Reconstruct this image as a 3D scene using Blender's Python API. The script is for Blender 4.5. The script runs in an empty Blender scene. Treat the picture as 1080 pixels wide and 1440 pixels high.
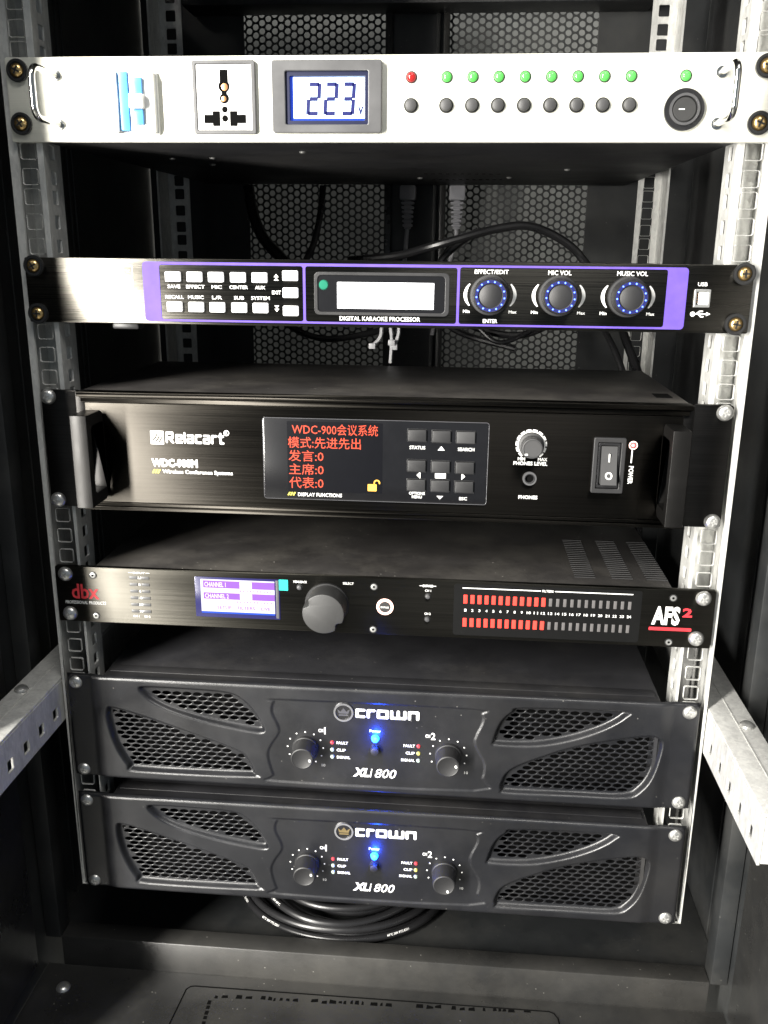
import bpy, bmesh, math, random
import numpy as np
from mathutils import Matrix, Vector
random.seed(7)
S = 0.001                      # the script thinks in millimetres
scene = bpy.context.scene
C = scene.collection

# ------------------------------------------------------------------ camera
cam_d = bpy.data.cameras.new('camera'); cam = bpy.data.objects.new('camera', cam_d); C.objects.link(cam)
cam_d.sensor_fit = 'VERTICAL'; cam_d.sensor_height = 36.0; cam_d.lens = 36.0*1266.06/1440.0
cam_d.clip_start = 0.01; cam_d.clip_end = 60
right = Vector((0.99636, 0.084727, 0.00937)); up = Vector((-0.032806, 0.279677, 0.959534)); back = Vector((0.078678, -0.956348, 0.281438))
m = Matrix((right, up, back)).transposed().to_4x4(); m.translation = Vector((55.86, -615.0, 512.27))*S
cam.matrix_world = m
scene.camera = cam
# ------------------------------------------------------------------ light
w = bpy.data.worlds.new('World'); scene.world = w; w.use_nodes = True
w.node_tree.nodes['Background'].inputs[0].default_value = (0.76, 0.88, 1.0, 1)
w.node_tree.nodes['Background'].inputs[1].default_value = 0.21
def area(name, loc, target, sx, sy, power, col):
    d = bpy.data.lights.new(name, 'AREA'); d.shape = 'RECTANGLE'; d.size = sx; d.size_y = sy; d.energy = power; d.color = col
    o = bpy.data.objects.new(name, d); C.objects.link(o); o.location = loc
    o.rotation_euler = (Vector(target)-Vector(loc)).to_track_quat('-Z', 'Y').to_euler(); return o
area('window_light', (-1.25, -1.75, 0.75), (-0.10, 0, 0.3), 0.22, 2.2, 265, (1.0, 0.965, 0.90))
area('ceiling_light', (0.5, -1.2, 2.3), (0.0, 0, 0.3), 0.9, 0.6, 24, (1.0, 0.97, 0.92))
area('rear_wall_fill', (0.80, 0.486, 0.95), (0.0, 0.50, 0.45), 0.04, 0.7, 24, (1.0, 0.98, 0.94))  # added lamp, unseen behind the cabinet, brightens the wall behind the mesh
scene.view_settings.view_transform = 'Standard'; scene.view_settings.look = 'None'
scene.view_settings.exposure = 0.0; scene.view_settings.gamma = 1.0

# ------------------------------------------------------------------ materials
def newmat(name):
    mt = bpy.data.materials.new(name); mt.use_nodes = True
    return mt, mt.node_tree, mt.node_tree.nodes['Principled BSDF']
def lk(nt, a, b): nt.links.new(a, b)
def noise(nt, scale, stretch=(1,1,1), detail=4, rough=0.6):
    tc = nt.nodes.new('ShaderNodeTexCoord'); mp = nt.nodes.new('ShaderNodeMapping'); n = nt.nodes.new('ShaderNodeTexNoise')
    mp.inputs['Scale'].default_value = stretch
    g = nt.nodes.new('ShaderNodeNewGeometry')
    lk(nt, g.outputs['Position'], mp.inputs[0]); lk(nt, mp.outputs[0], n.inputs['Vector'])
    n.inputs['Scale'].default_value = scale; n.inputs['Detail'].default_value = detail; n.inputs['Roughness'].default_value = rough
    return n
def ramp(nt, src, pts):
    r = nt.nodes.new('ShaderNodeValToRGB'); e = r.color_ramp.elements
    e[0].position, e[0].color = pts[0][0], (*pts[0][1], 1); e[1].position, e[1].color = pts[1][0], (*pts[1][1], 1)
    for p, c in pts[2:]:
        x = e.new(p); x.color = (*c, 1)
    lk(nt, src, r.inputs[0]); return r
def g3(v): return (v, v, v)
def bump(nt, bs, src, strength, dist=0.0002):
    b = nt.nodes.new('ShaderNodeBump'); b.inputs['Strength'].default_value = strength; b.inputs['Distance'].default_value = dist
    lk(nt, src, b.inputs['Height']); lk(nt, b.outputs[0], bs.inputs['Normal'])
def coated(name, col, rough, dust=0.0, tex=0.35, fine=1400, spec=0.5, metallic=0.0, film=0.10):
    """paint or plastic with a fine texture, smudges and specks of dust"""
    mt, nt, bs = newmat(name)
    bs.inputs['Roughness'].default_value = rough; bs.inputs['Specular IOR Level'].default_value = spec; bs.inputs['Metallic'].default_value = metallic
    n1 = noise(nt, 18, detail=6); n2 = noise(nt, fine, detail=2)
    a = ramp(nt, n1.outputs[0], [(0.3, tuple(c*0.8 for c in col)), (0.75, tuple(min(1, c*1.25) for c in col))])
    out = a.outputs[0]
    if dust:
        v = nt.nodes.new('ShaderNodeTexVoronoi'); g = nt.nodes.new('ShaderNodeNewGeometry'); lk(nt, g.outputs['Position'], v.inputs['Vector'])
        v.inputs['Scale'].default_value = 150
        r = ramp(nt, v.outputs['Distance'], [(0.05, g3(1)), (0.09, g3(0))])
        n3 = noise(nt, 30, detail=3); r3 = ramp(nt, n3.outputs[0], [(0.53, g3(0)), (0.60, g3(min(1, dust*1.8)))])
        mu = nt.nodes.new('ShaderNodeMath'); mu.operation = 'MULTIPLY'; lk(nt, r.outputs[0], mu.inputs[0]); lk(nt, r3.outputs[0], mu.inputs[1])
        mx = nt.nodes.new('ShaderNodeMixRGB'); lk(nt, mu.outputs[0], mx.inputs[0]); lk(nt, out, mx.inputs[1]); mx.inputs[2].default_value = (0.55, 0.53, 0.48, 1)
        n4 = noise(nt, 7, (1, 1, 1), 8, 0.7); r4 = ramp(nt, n4.outputs[0], [(0.45, g3(0)), (0.8, g3(film))])
        mx2 = nt.nodes.new('ShaderNodeMixRGB'); lk(nt, r4.outputs[0], mx2.inputs[0]); lk(nt, mx.outputs[0], mx2.inputs[1]); mx2.inputs[2].default_value = (0.30, 0.28, 0.24, 1)
        out = mx2.outputs[0]
    lk(nt, out, bs.inputs['Base Color'])
    rr = ramp(nt, n1.outputs[0], [(0.3, g3(max(0.05, rough-0.08))), (0.7, g3(min(1, rough+0.1)))]); lk(nt, rr.outputs[0], bs.inputs['Roughness'])
    if tex: bump(nt, bs, n2.outputs[0], tex)
    return mt
def brushed(name, col, rough, aniso=0.85, strength=0.12, var=0.25, metallic=1.0):
    mt, nt, bs = newmat(name)
    bs.inputs['Metallic'].default_value = metallic; bs.inputs['Anisotropic'].default_value = aniso
    t = nt.nodes.new('ShaderNodeCombineXYZ'); t.inputs[2].default_value = 1.0; lk(nt, t.outputs[0], bs.inputs['Tangent'])
    n1 = noise(nt, 60, (0.12, 1, 22), 6, 0.7); n2 = noise(nt, 160, (0.05, 1, 18), 4, 0.7)
    c = ramp(nt, n1.outputs[0], [(0.3, tuple(x*(1-var) for x in col)), (0.7, tuple(min(1, x*(1+var)) for x in col))])
    lk(nt, c.outputs[0], bs.inputs['Base Color'])
    r = ramp(nt, n1.outputs[0], [(0.3, g3(rough-0.05)), (0.7, g3(rough+0.06))]); lk(nt, r.outputs[0], bs.inputs['Roughness'])
    bump(nt, bs, n2.outputs[0], strength)
    return mt
def plain(name, col, rough=0.5, metallic=0.0, emit=0.0, ecol=None, spec=0.5, trans=0.0):
    mt, nt, bs = newmat(name)
    n = noise(nt, 90, detail=4); c = ramp(nt, n.outputs[0], [(0.3, tuple(x*0.88 for x in col)), (0.7, tuple(min(1, x*1.1) for x in col))])
    lk(nt, c.outputs[0], bs.inputs['Base Color'])
    bs.inputs['Roughness'].default_value = rough; bs.inputs['Metallic'].default_value = metallic; bs.inputs['Specular IOR Level'].default_value = spec
    bs.inputs['Transmission Weight'].default_value = trans
    if emit:
        bs.inputs['Emission Color'].default_value = (*(ecol or col), 1); bs.inputs['Emission Strength'].default_value = emit
    return mt
def galvanised():
    mt, nt, bs = newmat('galvanised_steel')
    bs.inputs['Metallic'].default_value = 0.4
    v = nt.nodes.new('ShaderNodeTexVoronoi'); g = nt.nodes.new('ShaderNodeNewGeometry'); mp = nt.nodes.new('ShaderNodeMapping')
    mp.inputs['Scale'].default_value = (1, 1, 0.45); lk(nt, g.outputs['Position'], mp.inputs[0]); lk(nt, mp.outputs[0], v.inputs['Vector']); v.inputs['Scale'].default_value = 480
    sep = nt.nodes.new('ShaderNodeSeparateColor'); lk(nt, v.outputs['Color'], sep.inputs[0])
    c = ramp(nt, sep.outputs[0], [(0.0, (0.60, 0.60, 0.58)), (1.0, (0.70, 0.70, 0.67))])
    n = noise(nt, 90, (1, 1, 0.35), 9, 0.75); c2 = ramp(nt, n.outputs[0], [(0.36, g3(0.80)), (0.58, g3(1.0))])
    mx = nt.nodes.new('ShaderNodeMixRGB'); mx.blend_type = 'MULTIPLY'; mx.inputs[0].default_value = 1; lk(nt, c.outputs[0], mx.inputs[1]); lk(nt, c2.outputs[0], mx.inputs[2])
    lk(nt, mx.outputs[0], bs.inputs['Base Color'])
    r = ramp(nt, sep.outputs[1], [(0, g3(0.36)), (1, g3(0.56))]); lk(nt, r.outputs[0], bs.inputs['Roughness'])
    n2 = noise(nt, 220, detail=5); bump(nt, bs, n2.outputs[0], 0.3)
    return mt
MT = {
 'cab': coated('black_powder_coat', (0.018, 0.0195, 0.0205), 0.45, dust=0.15, tex=0.5),
 'cabsill': coated('dusty_black_powder_coat', (0.023, 0.023, 0.0225), 0.30, dust=0.26, tex=0.5),
 'chassis': coated('black_chassis_steel', (0.013, 0.013, 0.015), 0.55, dust=0.12, tex=0.6),
 'lid': coated('textured_black_lid', (0.027, 0.025, 0.024), 0.5, dust=0.35, tex=0.6, film=0.28),
 'plastic': coated('black_plastic', (0.009, 0.009, 0.010), 0.38, tex=0.25, fine=2500),
 'selknob': coated('grey_select_knob', (0.026, 0.026, 0.026), 0.5, tex=0.4, fine=2500),
 'handle': coated('satin_black_handle', (0.012, 0.0115, 0.011), 0.34, tex=0.2, metallic=0.6),
 'knob': coated('dark_grey_knob_rubber', (0.014, 0.014, 0.015), 0.5, tex=0.3, fine=2500),
 'knobface': coated('grey_knob_face', (0.036, 0.036, 0.037), 0.5, tex=0.3, fine=2500),
 'bezel': coated('grey_bezel_plastic', (0.065, 0.065, 0.067), 0.35, tex=0.1),
 'amp': coated('black_moulded_amp_front', (0.0068, 0.0072, 0.0090), 0.33, dust=0.1, tex=0.35, fine=1800, spec=0.6, film=0.04),
 'anod': brushed('brushed_black_anodised', (0.062, 0.059, 0.052), 0.29, aniso=0.97),
 'anoddbx': brushed('brushed_black_anodised_satin', (0.040, 0.038, 0.033), 0.40, aniso=0.97),
 'anodrel': brushed('brushed_black_anodised_thick', (0.026, 0.024, 0.021), 0.40, aniso=0.97),
 'silver': brushed('brushed_silver_aluminium', (0.74, 0.735, 0.655), 0.5, aniso=0.4, strength=0.10, var=0.05, metallic=0.35),
 'ear': brushed('dark_anodised_ear', (0.030, 0.029, 0.028), 0.40),
 'galv': galvanised(),
 'zinc': plain('zinc_screw', (0.62, 0.62, 0.60), 0.32, 0.85),
 'gold': plain('yellow_passivated_screw', (0.66, 0.46, 0.20), 0.28, 0.95),
 'chrome': plain('polished_wire', (0.7, 0.7, 0.68), 0.15, 1.0),
 'cup': plain('black_cup_washer', (0.02, 0.02, 0.02), 0.3),
 'dark': plain('matt_black_hollow', (0.003, 0.003, 0.003), 0.9, spec=0.05),
 'white': plain('white_print', (0.80, 0.80, 0.78), 0.5, emit=0.0),
 'grey': plain('grey_print', (0.30, 0.30, 0.29), 0.5),
 'yellow': plain('yellow_print', (0.75, 0.70, 0.08), 0.5),
 'redprint': plain('red_print', (0.55, 0.03, 0.04), 0.45),
 'purple': plain('purple_print', (0.105, 0.065, 0.37), 0.6, spec=0.2),
 'whiteplastic': plain('white_plastic', (0.78, 0.78, 0.76), 0.35),
 'ivory': plain('lit_white_button', (0.85, 0.85, 0.85), 0.4, emit=0.35, ecol=(1, 1, 1)),
 'blue': plain('blue_toggle_plastic', (0.07, 0.28, 0.60), 0.3),
 'bluedk': plain('dark_blue_toggle_plastic', (0.03, 0.12, 0.42), 0.3),
 'copper': plain('copper_contact', (0.55, 0.26, 0.12), 0.3, 0.9),
 'lcdblue': plain('blue_lcd_glass', (0.01, 0.03, 0.16), 0.2, emit=0.6, ecol=(0.03, 0.08, 0.75)),
 'navy': plain('navy_lcd_frame', (0.004, 0.006, 0.03), 0.3),
 'lcdlit': plain('lit_lcd', (0.7, 0.85, 0.95), 0.2, emit=0.85, ecol=(0.62, 0.86, 1.0)),
 'lcddigit': plain('lcd_digit', (0.004, 0.006, 0.06), 0.3, emit=0.10, ecol=(0.03, 0.05, 0.9)),
 'screenwhite': plain('lit_white_screen', (0.9, 0.9, 0.95), 0.2, emit=1.3, ecol=(0.93, 0.95, 1.0)),
 'ledred': plain('red_led', (0.22, 0.01, 0.01), 0.15, emit=0.25, ecol=(1, 0.05, 0.05)),
 'ledgreen': plain('green_led', (0.07, 0.36, 0.07), 0.12, emit=0.45, ecol=(0.10, 0.75, 0.08)),
 'ledblue': plain('lit_blue_led', (0.05, 0.25, 0.9), 0.2, emit=14, ecol=(0.006, 0.11, 1.0)),
 'ledbluedot': plain('blue_ring_led', (0.15, 0.25, 0.9), 0.2, emit=5, ecol=(0.05, 0.11, 1.0)),
 'blueglow': plain('blue_halo_ring', (0.01, 0.012, 0.03), 0.3, emit=0.22, ecol=(0.03, 0.06, 1.0)),
 'ledbar': plain('lit_red_meter_segment', (0.16, 0.008, 0.006), 0.3, emit=3.4, ecol=(1.0, 0.055, 0.038)),
 'ledoff': plain('unlit_meter_segment', (0.10, 0.095, 0.095), 0.4),
 'ledwarm': plain('lit_ring', (0.9, 0.6, 0.5), 0.3, emit=1.4, ecol=(1.0, 0.62, 0.55)),
 'ledredlit': plain('lit_red_led', (0.9, 0.2, 0.2), 0.3, emit=3.0, ecol=(1.0, 0.10, 0.10)),
 'tft': plain('dark_tft_glass', (0.002, 0.002, 0.003), 0.22, emit=0.004, ecol=(0.05, 0.08, 0.3)),
 'tfttext': plain('orange_red_screen_text', (0.2, 0.02, 0.01), 0.3, emit=1.0, ecol=(1.0, 0.12, 0.05)),
 'tftlock': plain('amber_screen_icon', (0.5, 0.3, 0.05), 0.3, emit=1.0, ecol=(1.0, 0.48, 0.06)),
 'film': plain('protective_film', (0.007, 0.007, 0.008), 0.16, spec=0.6),
 'vent': plain('meter_window_black', (0.004, 0.004, 0.004), 0.3),
 'rim': plain('clear_film_edge', (0.07, 0.07, 0.075), 0.2),
 'violet': plain('violet_screen', (0.05, 0.02, 0.10), 0.2, emit=0.8, ecol=(0.46, 0.19, 0.76)),
 'palescreen': plain('pale_screen', (0.15, 0.15, 0.2), 0.2, emit=0.85, ecol=(0.93, 0.86, 1.0)),
 'bluescreen': plain('deep_blue_screen', (0.012, 0.012, 0.05), 0.2, emit=0.12, ecol=(0.10, 0.09, 0.60)),
 'teal': plain('teal_film_tab', (0.02, 0.42, 0.36), 0.35),
 'irgreen': plain('green_sensor', (0.02, 0.16, 0.10), 0.1),
 'yellowled': plain('amber_led_lens', (0.45, 0.42, 0.12), 0.2),
 'redled2': plain('red_led_lens', (0.45, 0.05, 0.06), 0.2),
 'greyled': plain('pale_green_led_lens', (0.35, 0.42, 0.38), 0.2),
 'cable': coated('black_cable_jacket', (0.014, 0.014, 0.015), 0.28, tex=0.1),
 'greycable': coated('grey_cable_jacket', (0.42, 0.42, 0.44), 0.45, tex=0.1),
 'greyplug': coated('grey_plug_plastic', (0.26, 0.26, 0.28), 0.45, tex=0.1),
 'tie': plain('white_nylon', (0.62, 0.62, 0.64), 0.4),
 'brass': plain('brass_emblem', (0.55, 0.42, 0.20), 0.3, 0.9),
 'steelprint': plain('silver_emblem', (0.62, 0.62, 0.64), 0.25, 0.9),
 'wall': coated('grey_plaster_wall', (0.28, 0.285, 0.27), 0.85, tex=0.3, fine=300),
 'floor': coated('grey_floor_tile', (0.14, 0.14, 0.13), 0.5, tex=0.1),
}

# ------------------------------------------------------------------ mesh builder
class M:
    def __init__(s): s.v = []; s.f = []; s.m = []; s.sm = []; s.mats = []
    def mi(s, mat):
        if mat not in s.mats: s.mats.append(mat)
        return s.mats.index(mat)
    def add(s, vs, fs, mat, smooth=True):
        k = len(s.v); i = s.mi(mat); s.v += [tuple(v) for v in vs]
        for f in fs: s.f.append(tuple(k+a for a in f)); s.m.append(i); s.sm.append(smooth)
        return s
    def box(s, x0, x1, y0, y1, z0, z1, mat, bev=0.0, seg=2):
        bm = bmesh.new(); bmesh.ops.create_cube(bm, size=1)
        for v in bm.verts: v.co = Vector(((x0+x1)/2+v.co.x*(x1-x0), (y0+y1)/2+v.co.y*(y1-y0), (z0+z1)/2+v.co.z*(z1-z0)))
        if bev: bmesh.ops.bevel(bm, geom=bm.edges[:], offset=bev, segments=seg, profile=0.5, affect='EDGES')
        bm.verts.index_update(); s.add([v.co[:] for v in bm.verts], [[v.index for v in f.verts] for f in bm.faces], mat); bm.free(); return s
    def prism(s, poly, y0, y1, mat, bev=0.0):
        """convex-ish outline in x,z from front y0 to back y1, front edge chamfered by bev"""
        a = sum(poly[i][0]*poly[(i+1) % len(poly)][1]-poly[(i+1) % len(poly)][0]*poly[i][1] for i in range(len(poly)))
        if a < 0: poly = poly[::-1]
        n = len(poly); rings = []
        cx = sum(p[0] for p in poly)/n; cz = sum(p[1] for p in poly)/n
        def inset(d):
            out = []
            for i, (x, z) in enumerate(poly):
                px, pz = poly[i-1]; nx, nz = poly[(i+1) % n]
                e1 = Vector((x-px, z-pz)); e2 = Vector((nx-x, nz-z))
                e1 = e1.normalized() if e1.length > 1e-9 else Vector((0, 0)); e2 = e2.normalized() if e2.length > 1e-9 else Vector((0, 0))
                nn = Vector((-e1.y-e2.y, e1.x+e2.x))
                if nn.length > 1e-6: nn.normalize()
                out.append((x+nn.x*d, z+nn.y*d))
            return out
        if bev:
            levels = [(y0, inset(bev)), (y0+bev*0.3, inset(bev*0.3)), (y0+bev, poly), (y1, poly)]
        else: levels = [(y0, poly), (y1, poly)]
        vs = []; fs = []
        for y, pl in levels: vs += [(x, y, z) for x, z in pl]
        L = len(levels)
        for k in range(L-1):
            for i in range(n):
                j = (i+1) % n; fs.append((k*n+i, k*n+j, (k+1)*n+j, (k+1)*n+i))
        fs.append(tuple(range(n))); fs.append(tuple(reversed(range((L-1)*n, L*n))))
        s.add(vs, fs, mat); return s
    def rrect(s, x0, x1, z0, z1, y0, y1, r, mat, bev=0.0, n=5):
        return s.prism(rr(x0, x1, z0, z1, r, n), y0, y1, mat, bev)
    def lathe(s, cx, cz, prof, mat, n=32, knurl=None):
        """prof: list of (y, radius); axis along y"""
        vs = []; fs = []
        for k, (y, r) in enumerate(prof):
            for i in range(n):
                a = 2*math.pi*i/n; q = r
                if knurl and knurl[0] <= k <= knurl[1]: q = r*(1-(knurl[2] if i % 2 else 0))
                vs.append((cx+q*math.cos(a), y, cz+q*math.sin(a)))
        for k in range(len(prof)-1):
            for i in range(n):
                j = (i+1) % n; fs.append((k*n+i, k*n+j, (k+1)*n+j, (k+1)*n+i))
        fs.append(tuple(range(n))); fs.append(tuple(reversed(range((len(prof)-1)*n, len(prof)*n))))
        s.add(vs, fs, mat); return s
    def ring(s, cx, cz, r0, r1, y0, y1, mat, n=32, a0=0, a1=360, squash=1.0):
        closed = abs(a1-a0) >= 360; cnt = n if closed else n+1
        vs = []; fs = []
        for i in range(cnt):
            a = math.radians(a0+(a1-a0)*i/n); c, d = math.cos(a), math.sin(a)*squash
            vs += [(cx+r0*c, y0, cz+r0*d), (cx+r1*c, y0, cz+r1*d), (cx+r1*c, y1, cz+r1*d), (cx+r0*c, y1, cz+r0*d)]
        for i in range(n):
            j = (i+1) % cnt
            for q in range(4):
                p = (q+1) % 4; fs.append((i*4+q, i*4+p, j*4+p, j*4+q))
        if not closed: fs += [(0, 1, 2, 3), tuple(4*n+q for q in (3, 2, 1, 0))]
        s.add(vs, fs, mat); return s
    def tube(s, pts, r, mat, n=10, closed=False):
        P = [Vector(p) for p in pts]; N = len(P); vs = []; fs = []
        ref = Vector((0, 0, 1)); 
        for i, p in enumerate(P):
            t = (P[(i+1) % N]-P[i-1]) if closed else (P[min(i+1, N-1)]-P[max(i-1, 0)])
            t.normalize()
            if abs(t.dot(ref)) > 0.95: ref = Vector((1, 0, 0)) if abs(t.x) < 0.8 else Vector((0, 1, 0))
            a = (ref-t*ref.dot(t)).normalized(); b = t.cross(a); ref = a
            for k in range(n):
                q = 2*math.pi*k/n; vs.append(tuple(p+a*math.cos(q)*r+b*math.sin(q)*r))
        for i in range(N if closed else N-1):
            j = (i+1) % N
            for k in range(n):
                l = (k+1) % n; fs.append((i*n+k, i*n+l, j*n+l, j*n+k))
        if not closed: fs += [tuple(reversed(range(n))), tuple(range((N-1)*n, N*n))]
        s.add(vs, fs, mat); return s
    def quad(s, x0, x1, z0, z1, y, mat, th=0.12):
        return s.box(x0, x1, y-th, y, z0, z1, mat)
    def merge(s, vs, fs, mat, smooth=False): return s.add(vs, fs, mat, smooth)
    def plate(s, outer, holes, y0, y1, mat, bev=0.0):
        vs, fs = curve_plate(outer, holes, y0, y1, bev); s.add(vs, fs, mat); return s
    def text(s, body, x0, x1, z0, z1, y, mat, bold=0.0, shear=0.0, rot=0, fit=True, raise_=0.0):
        vs, fs = text_mesh(body, bold, shear, raise_)
        if not vs: return s
        if rot == -90: vs = [(v[1], -v[0], v[2]) for v in vs]
        a = min(v[0] for v in vs); b = max(v[0] for v in vs); c = min(v[1] for v in vs); d = max(v[1] for v in vs)
        kx = (x1-x0)/(b-a); kz = (z1-z0)/(d-c)
        s.add([(x0+(v[0]-a)*kx, y-v[2], z0+(v[1]-c)*kz) for v in vs], fs, mat, False); return s
def rr(x0, x1, z0, z1, r, n=5):
    out = []
    for cx, cz, a in ((x1-r, z1-r, 0), (x0+r, z1-r, 90), (x0+r, z0+r, 180), (x1-r, z0+r, 270)):
        for k in range(n+1):
            t = math.radians(a+90*k/n); out.append((cx+r*math.cos(t), cz+r*math.sin(t)))
    return out
def circ(cx, cz, r, n=16, rz=None, ph=0): return [(cx+r*math.cos(2*math.pi*i/n+ph), cz+(rz or r)*math.sin(2*math.pi*i/n+ph)) for i in range(n)]
def curve_mesh(cu):
    o = bpy.data.objects.new('tmp', cu); C.objects.link(o)
    dg = bpy.context.evaluated_depsgraph_get(); dg.update()
    me = bpy.data.meshes.new_from_object(o.evaluated_get(dg)); vs = [v.co[:] for v in me.vertices]; fs = [tuple(p.vertices) for p in me.polygons]
    bpy.data.objects.remove(o); bpy.data.meshes.remove(me); bpy.data.curves.remove(cu); return vs, fs
def curve_plate(outer, holes, y0, y1, bev):
    cu = bpy.data.curves.new('c', 'CURVE'); cu.dimensions = '2D'; cu.fill_mode = 'BOTH'; cu.resolution_u = 1
    for pl in [outer]+holes:
        sp = cu.splines.new('POLY'); sp.points.add(len(pl)-1); sp.use_cyclic_u = True
        for p, (x, z) in zip(sp.points, pl): p.co = (x*S, z*S, 0, 1)
    cu.extrude = max(0, (y1-y0)/2-bev)*S
    if bev: cu.bevel_depth = bev*S; cu.bevel_resolution = 1; cu.offset = -bev*S
    vs, fs = curve_mesh(cu); ym = (y0+y1)/2
    return [(v[0]/S, ym-v[2]/S, v[1]/S) for v in vs], fs
_tc = {}
def text_mesh(body, bold, shear, raise_):
    k = (body, bold, shear, raise_)
    if k not in _tc:
        cu = bpy.data.curves.new('t', 'FONT'); cu.body = body; cu.size = 1; cu.resolution_u = 2; cu.offset = bold; cu.shear = shear
        if raise_: cu.extrude = raise_
        _tc[k] = curve_mesh(cu)
    return _tc[k]
W = {}
def mesh_of(name, mb, c=(0, 0, 0), angle=35):
    me = bpy.data.meshes.new(name)
    me.from_pydata([((x-c[0])*S, (y-c[1])*S, (z-c[2])*S) for x, y, z in mb.v], [], mb.f)
    for mt in mb.mats: me.materials.append(MT[mt])
    me.polygons.foreach_set('material_index', mb.m); me.polygons.foreach_set('use_smooth', mb.sm)
    bm = bmesh.new(); bm.from_mesh(me); bmesh.ops.recalc_face_normals(bm, faces=bm.faces[:]); bm.to_mesh(me); bm.free()
    me.set_sharp_from_angle(angle=math.radians(angle)); me.update()
    return me
def link(name, me, parent, at, rot=None):
    o = bpy.data.objects.new(name, me); C.objects.link(o)
    p = W[parent.name] if parent else (0, 0, 0)
    o.location = [(at[i]-p[i])*S for i in range(3)]
    if rot: o.rotation_euler = rot
    if parent: o.parent = parent
    W[o.name] = tuple(at); return o
def part(name, mb, parent, angle=35, label=None, kind=None):
    xs = [v[0] for v in mb.v]; ys = [v[1] for v in mb.v]; zs = [v[2] for v in mb.v]
    c = ((min(xs)+max(xs))/2, (min(ys)+max(ys))/2, (min(zs)+max(zs))/2)
    o = link(name, mesh_of(name, mb, c, angle), parent, c)
    if label: o['label'] = label
    if kind: o['kind'] = kind
    return o
def thing(name, label, cat, at, group=None):
    o = link(name, None, None, at); o['label'] = label; o['category'] = cat
    if group: o['group'] = group
    return o
def whole(name, mb, label, cat, group=None):
    o = part(name, mb, None); o['label'] = label; o['category'] = cat
    if group: o['group'] = group
    return o

# ------------------------------------------------------------------ setting
st = M().box(-1600, 1600, 520, 560, -999, 2400, 'wall'); o = part('wall', st, None); o['kind'] = 'structure'
st = M().box(-4000, 4000, -4000, 1500, -1010, -1000, 'floor'); o = part('floor', st, None); o['kind'] = 'structure'

# ------------------------------------------------------------------ cabinet
cab = thing('equipment_cabinet', 'open black metal rack cabinet holding the six stacked audio units on galvanised rails', 'rack cabinet', (0, 150, -1000))
for s_ in (-1, 1):
    b = M(); xa, xb = sorted((300*s_, 303*s_)); b.box(xa, xb, -140, 455, -999, 800, 'cab')
    for yy in (70, 92, 215, 226):                        # pressed vertical folds on the inner face
        xa, xb = sorted((298.2*s_, 300.1*s_)); b.box(xa, xb, yy, yy+3, -90, 795, 'cab', 0.7)
    part('side_panel', b, cab)
    b = M(); xa, xb = sorted((285*s_, 299*s_)); b.box(xa, xb, 28, 47, -86, 799, 'cab', 0.8)
    part('inner_post', b, cab)
    b = M(); xa, xb = sorted((290*s_, 299.5*s_)); b.box(xa, xb, -142, -4, -86, 799, 'cabsill', 2.0)
    part('front_post', b, cab)
    # mounting rails: channel with square holes on the front flange
    for yr, zb, zt in ((0, -3, 798), (330, -60, 798)):
        hs = []; k = 0
        z = 6.35+28.575-44.45*4 if False else 6.35
        zz = []
        base = 6.35
        # holes under the lower amp follow its own pattern, the upper ones start one half step higher
        def holes_from(z0, z1):
            out = []; q = z0; step = (15.875, 15.875, 12.7); i = 0
            while q < z1: out.append(q); q += step[i % 3]; i += 1
            return out
        zz = holes_from(6.35, 90)[:6]+[95.25+3.2]+holes_from(111.125, 790) if yr == 0 else holes_from(-50+3.1, 790)
        if yr == 0: zz = [q for q in zz if not (83 < q < 98 and q != 98.45)]
        hs = [rr(s_*233-4.9, s_*233+4.9, q-4.9, q+4.9, 0.8, 1) for q in zz]
        xi, xo = sorted((222.5*s_, 246*s_))
        b = M(); b.plate([(xi, zb), (xo, zb), (xo, zt), (xi, zt)], hs, yr, yr+2, 'galv', 0.25)
        # inner return flange with slots
        sl = [rr(9, 17, q-4.5, q+4.5, 0.8, 1) for q in zz]
        vs, fs = curve_plate([(2, zb), (27, zb), (27, zt), (2, zt)], sl, 0, 1.8, 0.2)
        xa, xb = sorted((s_*244.2, s_*246))
        if yr == 0:
            b.add([(s_*(222.5)+s_*v[1], yr+v[0], v[2]) for v in vs], fs, 'galv'); b.box(xa, xb, yr+2, yr+42, zb, zt, 'galv')
            xc, xd = sorted((s_*228, s_*244.2)); b.box(xc, xd, yr+25.2, yr+27, 330 if s_ < 0 else 250, zt, 'galv')
        else: b.box(xa, xb, yr-30, yr-0.1, zb, zt, 'galv')
        part('mounting_rail', b, cab)
    # depth rail with square holes, running front to back along the side
    hs = [rr(-110+24.0*i-4, -110+24.0*i+4, 159, 168, 0.6, 1) for i in range(5)]
    vs, fs = curve_plate([(-128, 151), (325, 151), (325, 185), (-128, 185)], hs, 0, 2, 0.3)
    b = M(); b.add([(s_*(247.0)+s_*v[1], v[0], v[2]) for v in vs], fs, 'galv')
    xa, xb = sorted((s_*247.4, s_*276)); b.box(xa, xb, -128, 325, 185, 187.2, 'galv', 0.7)
    xa, xb = sorted((s_*249.2, s_*276)); b.box(xa, xb, -128, -126, 152, 184.9, 'galv', 0.3)
    xa, xb = sorted((s_*262, s_*262.8)); b.box(xa, xb, -127, 325, 187.2, 187.7, 'galv')
    br = part('side_bracket', b, cab)
    for yy in (-22, 120):
        b = M(); cx = s_*268
        lm = M().lathe(cx, 0, [(-3.2, 1.5), (-3.0, 3.2), (-1.5, 5.0), (0, 5.3)], 'zinc', 16)
        b.add([(x, yy+z, 187.4+y+3.2-3.0) for x, y, z in [(p[0], -p[1], p[2]) for p in lm.v]], lm.f, 'zinc')
        part('bolt', b, br)
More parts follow.
